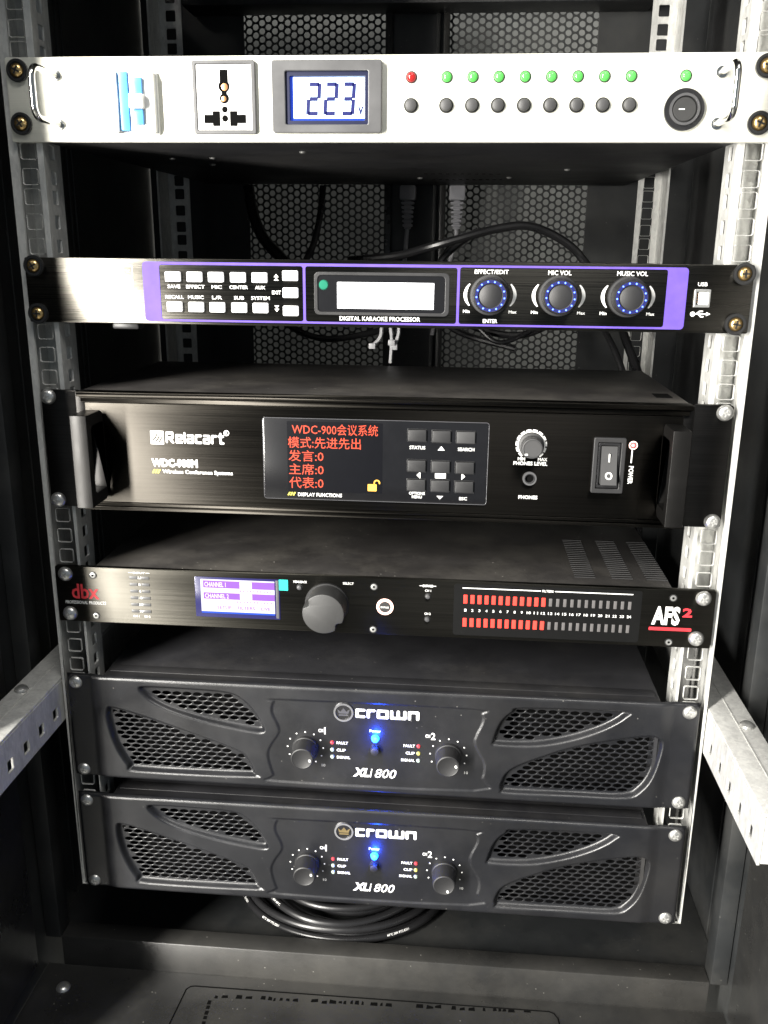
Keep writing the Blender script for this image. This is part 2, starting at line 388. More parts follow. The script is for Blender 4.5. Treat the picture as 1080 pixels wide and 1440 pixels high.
# bottom of the cabinet
b = M(); b.box(-284.8, 284.8, 28, 47, -118, -84, 'cabsill', 1.4); part('bottom_sill', b, cab)
b = M(); b.box(-299.5, 299.5, 47.2, 452, -99, -95, 'cab', 0.0); part('floor_panel', b, cab)
hol = []
rx = random.Random(4)
x = -139
while x < 134:
    wd = rx.uniform(2, 6.5)
    if rx.random() < 0.85: hol.append([(x, rx.uniform(4.2, 5.2)+(x+139)*0.033-1), (x+wd, rx.uniform(4.2, 5.4)+(x+139)*0.033-1), (x+wd-0.4, rx.uniform(7.2, 9.2)+(x+139)*0.033-1), (x+0.4, rx.uniform(7, 9)+(x+139)*0.033-1)])
    x += wd+rx.uniform(0.8, 3.2)
vs, fs = curve_plate([(-299, -170), (299, -170), (299, 28.5), (-299, 28.5)], [], 0, 2, 0.0)
b = M(); b.add([(v[0], v[2], -117+v[1]*1.0) for v in vs], fs, 'cabsill')
b.tube([(-299, 27.5, -116.2), (299, 27.5, -116.2)], 1.3, 'cabsill', 8)
part('front_bottom_plate', b, cab)
b = M(); pth = [(-172, -60), (-166, 10), (-163, 13.5), (-159, 14.3), (150, 15.5), (154, 14), (157, 9), (164, -60)]
b.tube([(px_, py_, -114.9) for px_, py_ in pth], 0.55, 'dark', 6)
for h_ in hol: b.add([(p_[0], p_[1]-(0.8 if int(h_[0][0]) % 2 else 0), -114.9) for p_ in h_], [(0, 1, 2, 3)], 'dark', False)
for z_ in (0,):
    for i in range(8):
        yy = 0-i*5.5; b.box(-143.5+0.3*i, -140.5+0.3*i, yy-rx.uniform(3, 4.6), yy, -115.05, -114.85, 'dark')
part('cover_outline', b, cab, kind='stuff')
for (x_, y_, zz_) in ((268, -5, -115), (-274, 2, -115)):
    b = M()
    lm = M().lathe(x_, 0, [(-3.4, 1.2), (-3.2, 3.6), (-1.6, 5.6), (0, 6.2)], 'zinc', 18)
    b.add([(x, y_+z, zz_-y) for x, y, z in lm.v], lm.f, 'zinc')
    part('bolt', b, cab)
b = M(); b.box(-299, 299, -120, 452, 800, 804, 'cab'); part('roof', b, cab)
b = M(); b.box(-240, 236, 392, 436, 748, 800, 'cab', 1.0); part('top_crossbar', b, cab)
# rear door with two perforated windows
door = part('rear_door', M().plate([(-299, -95), (299, -95), (299, 799), (-299, 799)],
            [[(-187, -60), (-33, -60), (-33, 775), (-187, 775)], [(34, -60), (188, -60), (188, 775), (34, 775)]], 440, 443, 'cab', 0.3), cab)
for (x0, x1) in ((-188, -32), (33, 189)):
    b = M(); p = 8.0; R = p/math.sqrt(3); rad = 3.2; nx = 0; x = x0; col = 0
    vs = []; fs = []
    while x < x1:
        z = -62+(p/2 if col % 2 else 0)
        while z < 777:
            k = len(vs)
            for i in range(6):
                a = math.radians(60*i); vs.append((x+R*math.cos(a), 441.5, z+R*math.sin(a)))
            for i in range(12):
                a = math.radians(30*i); vs.append((x+rad*math.cos(a), 441.5, z+rad*math.sin(a)))
            for i in range(12):
                a = math.radians(30*i); vs.append((x+rad*math.cos(a), 442.9, z+rad*math.sin(a)))
            for i in range(6):
                j = (i+1) % 6; t0 = k+6+2*i; t1 = k+6+2*i+1; t2 = k+6+(2*i+2) % 12
                fs += [(k+i, k+j, t2, t1), (k+i, t1, t0)]
            for i in range(12):
                j = (i+1) % 12; fs.append((k+6+i, k+6+j, k+18+j, k+18+i))
            z += p
        x += R*1.5; col += 1
    me = M(); me.add(vs, fs, 'cab', False); part('perforated_panel', me, door, kind='stuff')
b = M(); b.box(-33.5, -26, 431, 439.8, -90, 798, 'cabsill', 0.8); b.box(20, 24, 433, 439.8, -90, 798, 'cab', 0.6); b.box(27.5, 33.5, 431, 439.8, -90, 798, 'cabsill', 0.8)
part('door_stiffener', b, door)

# ------------------------------------------------------------------ small shared things
def screw_mesh(kind):
    b = M()
    if kind == 'pan':
        b.lathe(0, 0, [(-3.6, 0.6), (-3.5, 2.4), (-2.9, 4.1), (-1.6, 5.2), (-0.2, 5.6), (0.0, 5.6)], 'zinc', 24)
        for a in (0, 1):
            w_, h_ = (2.5, 0.5) if a else (0.5, 2.5); b.box(-w_, w_, -3.72, -3.3, -h_, h_, 'grey')
    else:
        b.ring(0, 0, 4.6, 6.9, -2.2, 0, 'cup', 28); b.ring(0, 0, 5.3, 6.3, -2.9, -2.1, 'cup', 28); b.lathe(0, 0, [(-1.3, 5.2), (0, 5.2)], 'cup', 24)
        b.lathe(0, 0, [(-4.3, 0.8), (-4.1, 2.4), (-3.2, 3.8), (-1.9, 4.4), (-0.8, 4.5)], 'gold', 24)
        for a in (0, 1):
            w_, h_ = (2.6, 0.55) if a else (0.55, 2.6); b.box(-w_, w_, -4.42, -3.9, -h_, h_, 'cup')
    return mesh_of('rack_screw', b)
PAN = screw_mesh('pan'); CUP = screw_mesh('cup')
def rack_screws(par, kind, pts, y):
    for x, z in pts: link('rack_screw', kind, par, (x, y, z), (0, random.uniform(0, 3), 0))
def small_screw(par, x, z, y, r=2.9):
    b = M(); b.ring(x, z, r*0.62, r, y-0.5, y+0.1, 'cup', 18); b.lathe(x, z, [(y-0.7, r*0.35), (y-0.55, r*0.75), (y, r*0.8)], 'zinc', 14)
    b.lathe(x, z, [(y-0.85, r*0.3), (y-0.68, r*0.32)], 'dark', 6)
    part('hex_screw', b, par)
def panel(par, x0, x1, z0, z1, mat, y=-4, th=3.9, bev=0.5, r=1.0, holes=(), name='front_panel'):
    b = M()
    if holes: b.plate(rr(x0, x1, z0, z1, r, 3), list(holes), y, y+th, mat, bev)
    else: b.rrect(x0, x1, z0, z1, y, y+th, r, mat, bev)
    return part(name, b, par)

GLY = {
 'C': (1.1, [(0, 0), (1.1, 0), (1.1, .28), (.34, .28), (.34, .72), (1.1, .72), (1.1, 1), (0, 1)], None),
 'P': (0.95, [(0, 0), (.34, 0), (.34, .72), (.95, .72), (.95, 1), (0, 1)], None),
 'O': (1.3, [(0, 0), (1.3, 0), (1.3, 1), (0, 1)], [(.34, .28), (.96, .28), (.96, .72), (.34, .72)]),
 'W': (1.8, [(0, 0), (1.8, 0), (1.8, 1), (1.46, 1), (1.46, .28), (1.07, .28), (1.07, 1), (.73, 1), (.73, .28), (.34, .28), (.34, 1), (0, 1)], None),
 'N': (1.25, [(0, 0), (.34, 0), (.34, .72), (.91, .72), (.91, 0), (1.25, 0), (1.25, 1), (0, 1)], None),
 'R': (1.35, [(0, 0), (.3, 0), (.3, .34), (.55, .34), (.92, 0), (1.35, 0), (.96, .36), (1.22, .42), (1.22, 1), (0, 1)], [(.3, .56), (.9, .56), (.9, .78), (.3, .78)]),
 'e': (1.1, [(0, 0), (1.1, 0), (1.1, .2), (.3, .2), (.3, .3), (1.1, .3), (1.1, .8), (0, .8)], [(.3, .47), (.8, .47), (.8, .62), (.3, .62)]),
 'l': (.3, [(0, 0), (.3, 0), (.3, 1), (0, 1)], None),
 'a': (1.1, [(0, 0), (1.1, 0), (1.1, .8), (.05, .8), (.05, .62), (.8, .62), (.8, .5), (0, .5)], [(.3, .18), (.8, .18), (.8, .33), (.3, .33)]),
 'c': (1.05, [(0, 0), (1.05, 0), (1.05, .2), (.3, .2), (.3, .6), (1.05, .6), (1.05, .8), (0, .8)], None),
 'r': (.85, [(0, 0), (.3, 0), (.3, .6), (.85, .6), (.85, .8), (0, .8)], None),
 't': (.95, [(.25, 0), (.95, 0), (.95, .2), (.57, .2), (.57, .6), (.95, .6), (.95, .8), (.57, .8), (.57, 1), (.25, 1), (.25, .8), (0, .8), (0, .6), (.25, .6)], None)}
def soften(pl, d):
    out = []; n = len(pl)
    for i, p in enumerate(pl):
        p = Vector(p); a = Vector(pl[i-1])-p; c = Vector(pl[(i+1) % n])-p; k = min(d, a.length*.45, c.length*.45)
        out += [tuple(p+a.normalized()*k), tuple(p+a.normalized()*k*.3+c.normalized()*k*.3), tuple(p+c.normalized()*k)]
    return out
def wordmark(word, x0, x1, z0, z1, y, mat, gap=0.16):
    tot = sum(GLY[g][0] for g in word)+gap*(len(word)-1); k = (x1-x0)/tot; h = z1-z0; x = x0; b = M()
    for g in word:
        wd, o, hole = GLY[g]; f = lambda pl, d: [(x+p[0]*k, z0+p[1]*h) for p in soften(pl, d)]
        b.plate(f(o, .13), [f(hole, .07)] if hole else [], y, y+0.14, mat); x += (wd+gap)*k
    return b
# ================================================================== unit 1: power sequencer
u = thing('power_sequencer', 'silver brushed power sequencer at the top of the rack showing 223 on its lit display', 'power sequencer', (0, 0, 576))
panel(u, -241, 241, 576.5, 627, 'silver', y=-4, th=3.8, bev=0.6, r=1.5)
b = M(); b.box(-222, 222, 0, 402, 577, 621, 'chassis', 0.8)
for i in range(11):
    b.box(18+i*6.5, 21+i*6.5, 250, 253, 576.6, 577.05, 'dark'); b.box(23+i*6.5, 26+i*6.5, 318, 321, 576.6, 577.05, 'dark')
for (x, y) in ((-170, 110), (-137, 105), (-152, 160), (12, 300), (96, 290), (-60, 60), (140, 200)):
    lm = M().lathe(x, 0, [(-1.3, 0.8), (-1.1, 2.0), (0, 2.6)], 'zinc', 12); b.add([(a, y+c, 577+q) for a, q, c in lm.v], lm.f, 'zinc')
part('chassis', b, u)
rack_screws(u, CUP, ((-233, 587.4), (-232.5, 619), (232.5, 587.4), (233.5, 619.2)), -4)
for s_ in (-1, 1):
    x = 207.5*s_; pts = [(x, -4, 616)]
    z1, z0, yo, r = 616, 587, -40, 7
    pts += [(x, -20, 616)]+[(x, yo+r-r*math.sin(t), z1-r+r*math.cos(t)) for t in [i*math.pi/12 for i in range(7)]]
    pts += [(x, yo+r-r*math.cos(t), z0+r-r*math.sin(t)) for t in [i*math.pi/12 for i in range(7)]]+[(x, -20, z0), (x, -4, z0)]
    b = M().tube(pts, 2.1, 'chrome', 14)
    for zz in (z0, z1): b.lathe(x, zz, [(-5.2, 2.4), (-5.0, 3.4), (-4, 3.6)], 'chrome', 16)
    part('handle', b, u)
# breaker: white body in a cut-out, blue bar and toggle
b = M().rrect(-186, -141, 580.5, 617.5, -6.5, -3.9, 0.8, 'whiteplastic', 0.4)
brk = part('circuit_breaker', b, u)
b = M().rrect(-185, -165, 581.3, 616.8, -13.5, -6.4, 0.8, 'whiteplastic', 0.5); b.rrect(-158, -142, 581.3, 616.8, -10.5, -6.4, 0.8, 'whiteplastic', 0.5); part('breaker_body', b, brk)
b = M().rrect(-165.5, -158.6, 582.5, 617, -11.5, -6.2, 0.7, 'blue', 0.5); b.rrect(-158.5, -156, 585, 614, -9, -6.2, 0.4, 'bluedk', 0.3)
part('blue_bar', b, brk)
b = M().rrect(-155.5, -149, 604, 613.5, -13, -6.3, 0.6, 'blue', 0.5); b.rrect(-155.5, -149, 586, 595, -13, -6.3, 0.6, 'blue', 0.5); b.rrect(-157, -148, 595.2, 603.8, -16, -6.3, 0.8, 'whiteplastic', 0.6)
part('toggle', b, brk)
# universal socket
b = M().plate(rr(-118, -78, 581, 624, 1.2, 3), [rr(-115.8, -80.2, 583.2, 621.8, 0.6, 2)], -7, -3.9, 'bezel', 0.4); sk = part('socket', b, u)
slots = [rr(-100.6, -95.4, 613, 619, 0.4, 1)+[], circ(-98, 611.5, 0, 3)]
b = M().rrect(-115.6, -80.4, 583.4, 621.6, -6.2, -3.9, 0.5, 'whiteplastic', 0.2); part('socket_face', b, sk)
b = M(); y = -6.35
b.prism(rr(-100.6, -95.4, 611, 618.6, 0.3, 1), y, -6.0, 'dark'); b.prism(circ(-98, 609, 3.6, 18), y-0.02, -6.0, 'dark'); b.prism(circ(-98, 602, 3.0, 18), y, -6.0, 'dark')
b.prism(rr(-99.6, -96.4, 604, 608, 0.3, 1), y-0.04, -6.0, 'dark'); b.prism(circ(-98, 595.6, 1.9, 14), y, -6.0, 'dark'); b.prism(circ(-98, 590.3, 2.0, 14), y, -6.0, 'dark')
b.prism(rr(-111.5, -103, 587.5, 592.5, 0.3, 1), y, -6.0, 'dark'); b.prism(rr(-106, -101.2, 585.8, 594.6, 0.3, 1), y-0.03, -6.0, 'dark')
b.prism(rr(-94.8, -90, 585.8, 594.6, 0.3, 1), y, -6.0, 'dark'); b.prism(rr(-93, -84.5, 587.5, 592.5, 0.3, 1), y-0.03, -6.0, 'dark')
part('socket_opening', b, sk)
b = M(); b.lathe(-97.6, 608.6, [(-6.55, 1.0), (-6.4, 2.1)], 'copper', 12); b.lathe(-98.3, 601.8, [(-6.55, 0.8), (-6.4, 1.6)], 'copper', 12); part('contact', b, sk)
# voltage display
b = M().plate(rr(-67, 2, 581.5, 623.5, 1.5, 3), [rr(-58.5, -6.5, 586.5, 617.2, 0.6, 1)], -9, -3.9, 'bezel', 0.6); vd = part('voltage_display', b, u)
b = M().plate(rr(-59, -6, 586, 617.5, 0.6, 1), [rr(-56, -8.6, 588.8, 614.5, 0.4, 1)], -7.2, -4, 'navy', 0.2); part('display_frame', b, vd)
b = M().rrect(-56.6, -8, 588, 615, -5.0, -4, 0.3, 'lcdblue', 0.0); b.rrect(-54, -9, 590.3, 614.2, -5.3, -4.9, 0.3, 'lcdlit'); part('lcd', b, vd)
def seven(b, x, z, wd, h, t, segs, y, sl=0.07):
    def q(x0, z0, x1, z1):
        pl = [(x0, z0), (x1, z0), (x1, z1), (x0, z1)]; pl = [(a+(c-z)*sl, c) for a, c in pl]
        b.prism([(x+0, c) if False else (a, c) for a, c in pl], y, y+0.25, 'lcddigit')
    g = 0.35; m2 = z+h/2
    if 'a' in segs: q(x+t*0.6, z+h-t, x+wd-t*0.6, z+h)
    if 'g' in segs: q(x+t*0.8, m2-t/2, x+wd-t*0.8, m2+t/2)
    if 'd' in segs: q(x+t*0.6, z, x+wd-t*0.6, z+t)
    if 'b' in segs: q(x+wd-t, m2+g, x+wd, z+h-g-0.4)
    if 'c' in segs: q(x+wd-t, z+g+0.4, x+wd, m2-g)
    if 'e' in segs: q(x, z+g+0.4, x+t, m2-g)
    if 'f' in segs: q(x, m2+g, x+t, z+h-g-0.4)
b = M()
for i, sg in enumerate(('abged', 'abged', 'abgcd')): seven(b, -46.2+i*10.9, 592.0, 8.8, 19.2, 2.3, sg, -5.6)
b.text('V', -13.2, -9.8, 592.3, 597.2, -5.65, 'lcddigit', 0.05); part('digits', b, vd)
# leds and buttons
def led_mesh(mat, r=3.0):
    return mesh_of('indicator', M().ring(0, 0, r, r+0.5, -0.6, 0.2, 'cup', 18).lathe(0, 0, [(-2.8, 0.4), (-2.6, r*0.55), (-1.9, r*0.85), (-0.8, r), (0, r)], mat, 18))
LR, LG = led_mesh('ledred'), led_mesh('ledgreen')
link('indicator_light', LR, u, (20, -4, 614))['label'] = 'red indicator light'
gx = [42+i*16 for i in range(8)]+[186.5]
for x in gx: link('indicator_light', LG, u, (x, -4, 614))
BT = mesh_of('push_button', M().ring(0, 0, 3.5, 4.4, -0.8, 0.2, 'cup', 24).lathe(0, 0, [(-3.6, 2.6), (-3.3, 3.2), (-2.6, 3.5), (0, 3.6)], 'knobface', 24))
for x in [20]+gx[:8]: link('push_button', BT, u, (x, -4, 597.8))
b = M().ring(187, 595, 9.0, 12.0, -6.5, -3.9, 'plastic', 40).ring(187, 595, 7.6, 9.1, -8.0, -3.9, 'bezel', 40).lathe(187, 595, [(-5, 8), (-4, 8.2)], 'dark', 40); sw = part('power_switch', b, u)
b = M().lathe(187, 595, [(-7.2, 6.6), (-6.6, 7.3), (-4, 7.4)], 'selknob', 32); b.quad(183.5, 187, 594.7, 595.3, -7.25, 'white'); part('rocker', b, sw)

# ================================================================== unit 2: karaoke processor
u = thing('karaoke_processor', 'slim black effects processor with purple outline, white buttons and three blue-lit knobs', 'karaoke processor', (0, 0, 461))
panel(u, -241, 241, 461, 504, 'anod', r=1.2)
b = M(); b.box(-216, 216, 0, 175, 462, 502, 'chassis', 0.8); b.box(-185, -166, 1, 14, 456.5, 462, 'plastic', 1.5); part('chassis', b, u)
rack_screws(u, CUP, ((-234, 466.9), (-234, 498.5), (232.5, 467), (234.5, 498.6)), -4)
F = -4
b = M().plate(rr(-159, 200, 463, 502, 2.5, 4), [rr(-147.5, -50, 464.3, 500.2, 1.5, 3), rr(-48.3, 52.3, 464.3, 500.2, 1.5, 3), rr(54, 187, 464.3, 500.6, 1.5, 3)], F-0.25, F+0.1, 'purple'); part('purple_frame', b, u)
b = M()
for k in range(4):
    z0 = 466.2+k*8.6; b.plate(rr(-173.5, -166, z0, z0+7.4, 0.8, 2), [rr(-173.1, -166.4, z0+0.4, z0+7, 0.6, 2)], F-0.16, F+0.1, 'white')
b.text('MIC', -171.8, -167.6, 494.6, 496.6, F-0.15, 'grey', 0.02); b.text('EQ', -171.5, -168, 485.8, 488, F-0.15, 'grey', 0.02)
b.text('FB', -171.5, -168, 477.4, 479.6, F-0.15, 'grey', 0.02); b.text('DSP', -172, -167.3, 468.6, 470.8, F-0.15, 'grey', 0.02)
part('printed_icons', b, u, kind='stuff')
KB = mesh_of('key', M().rrect(-5.2, 5.2, -3.3, 3.3, -2.2, 0.2, 0.8, 'ivory', 0.4))
row1 = [-138, -123.2, -108.6, -93.6, -79]; 
for x in row1: link('key', KB, u, (x, F, 492.5))
for x in row1: link('key', KB, u, (x+0.2, F, 472.8))
for z in (494, 483, 471.2): link('key', KB, u, (-58.3, F, z))
b = M(); y = F-0.16
for x, t in zip(row1, ('SAVE', 'EFFECT', 'MIC', 'CENTER', 'AUX')):
    wd = 0.95*len(t)+0.6; b.text(t, x-wd, x+wd, 484.9, 487.2, y, 'white', 0.012)
for x, t in zip(row1, ('RECALL', 'MUSIC', 'L/R', 'SUB', 'SYSTEM')):
    wd = 0.95*len(t)+0.6; b.text(t, x-wd, x+wd, 478, 480.3, y, 'white', 0.012)
b.text('EXIT', -71, -65, 481.8, 484.2, y, 'white', 0.012)
for d, z in ((1, 492.6), (-1, 472.6)):
    for k in (0, 1):
        zz = z+(k*2.2-1)*d; b.prism([(-69.6, zz-0.9*d), (-66.4, zz-0.9*d), (-68, zz+1.1*d)], y, F, 'white')
b.text('DIGITAL KARAOKE PROCESSOR', -25.5, 28.5, 465.3, 468.2, y, 'white', 0.012)
b.text('EFFECT/EDIT', 63.5, 85.5, 496.6, 499.3, y, 'white', 0.012); b.text('MIC VOL', 111, 126, 496.4, 499.3, y, 'white', 0.012); b.text('MUSIC VOL', 155, 174.5, 496.4, 499.3, y, 'white', 0.012)
b.text('ENTER', 70, 79.5, 465.2, 467.7, y, 'white', 0.012)
b.text('USB', 206.5, 212.5, 490.6, 493, y, 'white', 0.012)
for kx in (74, 118.5, 163):
    for a0 in (145, -35):
        n = 14; vs = []
        pts = []
        for i in range(n+1):
            a = math.radians(a0+70*i/n); t = math.sin(math.pi*i/n); pts.append((a, 1.9*(0.25+0.75*t)*0.5+0.15))
        pl = [(kx+(16.2+h)*math.cos(a), 483.3+(12.2+h)*math.sin(a)) for a, h in pts]+[(kx+(16.2-h)*math.cos(a), 483.3+(12.2-h)*math.sin(a)) for a, h in reversed(pts)]
        vs, fs = curve_plate(pl, [], F-0.2, F+0.1, 0); b.add(vs, fs, 'white')
    b.text('Min', kx-17.3, kx-12.9, 471.6, 473.6, y, 'white', 0.02); b.text('Max', kx+12.6, kx+17.8, 471.6, 473.6, y, 'white', 0.02)
# usb mark
b.box(203.8, 215.2, y, F, 472.7, 473.4, 'white'); b.prism(circ(205, 473, 1.6, 12), y-0.03, F, 'white'); b.prism([(213.6, 471.8), (213.6, 474.4), (216.2, 473.1)], y-0.03, F, 'white')
b.prism([(206.5, 473), (209, 475.2), (211.4, 475.2), (211.4, 474.4), (209.4, 474.4), (207.8, 473)], y-0.02, F, 'white'); b.prism([(208, 473.1), (210, 471), (212, 471), (212, 471.8), (210.4, 471.8), (209.3, 473.1)], y-0.04, F, 'white')
b.rrect(-37.6, -34, 482.9, 485.2, y, F, 0.2, 'white'); b.text('SENSOR', -38, -31, 480.2, 481.9, y, 'white', 0.012)
part('printed_lettering', b, u, kind='stuff')
b = M().plate(rr(-42.5, 47.5, 468.8, 496.8, 3.5, 5), [rr(-40, 44.5, 471, 494.6, 2.6, 5)], F-0.9, F+0.1, 'plastic', 0.35); b.rrect(-40.2, 44.8, 470.8, 494.8, F-0.25, F+0.05, 2.6, 'film')
ds = part('display_window', b, u)
b = M().rrect(-27, 37.2, 473.3, 490.3, F-0.55, F-0.1, 0.4, 'screenwhite'); part('lit_screen', b, ds)
b = M().lathe(-36, 488.3, [(F-1.2, 0.6), (F-1.0, 2.6), (F-0.3, 3.3), (F, 3.4)], 'irgreen', 20); part('sensor_lens', b, ds)
kb = M().lathe(0, 0, [(-12.5, 7.6), (-13.4, 8.6), (-13.6, 10.2), (-12.8, 10.9), (-2.6, 11.6), (-2.4, 12.8), (-0.2, 13.2), (0, 13.2)], 'knob', 72, knurl=(3, 4, 0.03))
kmesh = mesh_of('knob_body', kb)
for kx in (74, 118.5, 163):
    kn = link('rotary_knob', kmesh, u, (kx, F, 483.3))
    b = M(); b.lathe(kx, 483.3, [(F-12.9, 6.9), (F-12.4, 7.7)], 'knob', 32); part('knob_face', b, kn)
    b = M().ring(kx, 483.3, 8.0, 9.9, F-13.75, F-13.0, 'blueglow', 40)  # emissive band paints the blue halo around the LED dots
    for i in range(13):
        a = math.radians(90+360*i/13+12); b.lathe(kx+9.0*math.cos(a), 483.3+9.0*math.sin(a), [(F-14.1, 0.45), (F-13.5, 0.7)], 'ledbluedot', 8)
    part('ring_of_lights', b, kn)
b = M().plate(rr(204.8, 215, 477.3, 488.7, 0.5, 2), [rr(206.3, 213.5, 478.9, 487.1, 0.4, 1)], F-1.0, F+0.1, 'zinc', 0.25)
b.rrect(207.6, 213.3, 479.2, 486.9, F-0.7, F, 0.3, 'whiteplastic', 0.1); b.rrect(206.2, 207.5, 479.2, 486.9, F-0.2, F+0.05, 0.1, 'dark')
for k in range(4): b.quad(206.6, 207.3, 480.3+1.7*k, 481.1+1.7*k, F-0.22, 'copper')
part('usb_port', b, u)

# ================================================================== unit 3: conference system
u = thing('conference_system', 'tall black conference unit with two handles and orange text on its dark screen', 'conference unit', (0, 0, 329))
F = -8
for s_ in (-1, 1):
    xa, xb = sorted((211*s_, 238.5*s_)); panel(u, xa, xb, 329, 414, 'ear', y=-4, th=3.9, name='rack_ear', r=2)
    xa, xb = sorted((205*s_, 212.5*s_)); b = M().rrect(xa, xb, 330, 413.5, -7.2, -3.9, 0.6, 'ear', 0.5); part('ear_fold', b, u)
b = M().rrect(-205.5, 205.5, 334.6, 406.5, F, 0, 0.4, 'anodrel', 0.3); fp = part('front_panel', b, u)
b = M().rrect(-210.5, 210.8, 410.8, 414.2, -10.2, 0, 0.3, 'anodrel', 0.5); b.rrect(-208, 209, 407, 410.2, F-0.6, 0, 0.3, 'anodrel', 0.4)
b.rrect(-211, 211.5, 329.2, 331.6, -10.4, 0, 0.3, 'anodrel', 0.4); b.rrect(-208, 209, 332, 334.3, F-0.6, 0, 0.3, 'anodrel', 0.4); part('trim_rail', b, u)
b = M(); b.box(-210.5, 210.5, 0.1, 170, 330, 414, 'lid', 0.6); b.box(193, 204, 22, 40, 414, 414.4, 'dark'); part('chassis', b, u)
rack_screws(u, PAN, ((-232.8, 333.8), (-233.2, 409.4), (232.6, 333.2), (232.8, 409)), -4)
for s_ in (-1, 1):
    x0, x1 = sorted((193*s_, 204.5*s_))
    vs, fs = curve_plate([(-8, 341), (-12, 338), (-37, 338), (-37, 402), (-12, 402), (-8, 399)], [[(-8.6, 346.5), (-27.5, 346.5), (-29.5, 348.5), (-29.5, 391.5), (-27.5, 393.5), (-8.6, 393.5)]], 0, x1-x0, 0.5)
    b = M(); b.add([(x0+v[1], v[0], v[2]) for v in vs], fs, 'handle'); part('handle', b, u)
b = M(); y = F-0.16
b.plate(rr(-159.5, -150, 378, 387.6, 0.2, 1), [[(-158.6+i*2.2, 380.6-i*.5), (-157.6+i*2.2, 380.2-i*.5), (-155.2+i*1.9, 382.8-i*.6), (-154.0+i*1.5, 386.2-i*1.3), (-154.9+i*1.5, 386.2-i*1.3), (-156.2+i*1.9, 383.4-i*.6)] for i in range(3)], y, F, 'white')
lg = wordmark('Relacart', -148.6, -106.8, 379.0, 387.2, y, 'white'); part('logo_lettering', lg, u, kind='stuff')
b.ring(-105, 387.2, 1.5, 2.0, y, F, 'white', 18); b.text('R', -105.7, -104.2, 386.3, 388.2, y, 'white', 0.02)
lg = M().text('WDC-900M', -160, -126.5, 361.4, 367.8, y, 'white', 0.06); part('model_lettering', lg, u, kind='stuff')
for i in range(3): b.prism([(-160+i*1.9, 357), (-158.8+i*1.9, 357), (-157.4+i*1.9, 359.8), (-158.6+i*1.9, 359.8)], y, F, 'yellow')
b.text('Wireless Conference Systems', -152.3, -101.5, 356.2, 359.9, y, 'white', 0.02)
for i in range(3): b.prism([(-62.5+i*1.8, 344), (-61.4+i*1.8, 344), (-60.2+i*1.8, 346.3), (-61.3+i*1.8, 346.3)], y-0.7, F-0.5, 'yellow')
b.text('DISPLAY FUNCTIONS', -55, -23.8, 343.6, 346.2, y-0.7, 'white', 0.01)
yy = y-0.7
b.text('STATUS', 23.2, 34, 379.6, 382, yy, 'white', 0.01); b.text('SEARCH', 56.3, 67.6, 379.2, 381.6, yy, 'white', 0.01)
b.prism([(42.6, 379.2), (47.4, 379.2), (45, 382.2)], yy, F-0.5, 'white'); b.prism([(31, 358.8), (31, 363.8), (28.4, 361.3)], yy, F-0.5, 'white'); b.prism([(59.4, 358.8), (59.4, 363.8), (62, 361.3)], yy, F-0.5, 'white')
b.rrect(41.2, 48.6, 359.5, 363.6, yy, F-0.5, 0.4, 'white'); b.text('OK', 43.2, 46.6, 360.6, 362.6, yy-0.1, 'grey', 0.02)
b.prism([(42.7, 346.8), (47.1, 346.8), (44.9, 344.4)], yy, F-0.5, 'white')
b.text('OPTIONS', 23.4, 34.4, 347.2, 349.3, yy, 'white', 0.01); b.text('MENU', 25.4, 32.4, 344.6, 346.7, yy, 'white', 0.01); b.text('ESC', 58.4, 63.8, 344.3, 346.5, yy, 'white', 0.01)
b.text('MIN', 97.4, 102.3, 373.6, 375.9, y, 'white', 0.012); b.text('MAX', 111, 117.4, 373.6, 375.9, y, 'white', 0.012)
b.text('PHONES LEVEL', 94.6, 117.6, 370.4, 373, y, 'white', 0.012); b.text('PHONES', 99.2, 112.2, 346.4, 349, y, 'white', 0.012)
b.box(173.2, 174, y, F, 374, 382.8, 'white'); b.text('POWER', 172.3, 175.5, 359.4, 371.8, y, 'white', 0.012, rot=-90)
for i in range(12):
    a = math.radians(225-270*i/11); b.ring(106, 384.8, 9.3, 10.6, y, F, 'white', 5, math.degrees(a)-9, math.degrees(a)+9)
b.ring(106, 384.8, 8.7, 9.5, y-0.02, F, 'white', 40, -45, 225)
part('printed_lettering', b, u, kind='stuff')
b = M().rrect(-79, 77, 341.5, 399, F-0.7, F+0.05, 1.8, 'film', 0.25); b.plate(rr(-79.3, 77.3, 341.2, 399.3, 2.0, 4), [rr(-78.9, 76.9, 341.6, 398.9, 1.6, 4)], F-0.85, F+0.04, 'rim', 0.08); dp = part('display_panel', b, u)
b = M().rrect(-62, 4.5, 347, 397, F-0.8, F-0.6, 0.5, 'tft'); scn = part('colour_screen', b, dp)
b = M(); yy = F-0.95
for t_, xa, xb, za, zb in (('WDC-900会议系统', -58.5, 1.3, 387.8, 395.6), ('模式:先进先出', -61.4, -10.5, 378.2, 386.2), ('发言:0', -61.2, -36.6, 368.8, 376.8), ('主席:0', -61, -36.6, 359.2, 367.2), ('代表:0', -61, -36.8, 349.4, 357.6)):
    part('screen_text', M().text(t_, xa, xb, za, zb, yy, 'tfttext', 0.003), scn, kind='stuff')
b.rrect(-5.6, 0.6, 348.8, 353.8, yy, F-0.7, 0.4, 'tftlock'); b.ring(0.8, 354.8, 1.4, 2.3, yy, F-0.7, 'tftlock', 14, -20, 190); b.box(-1.5, -0.6, yy, F-0.7, 353, 355, 'tftlock')
part('lock_icon', b, scn)
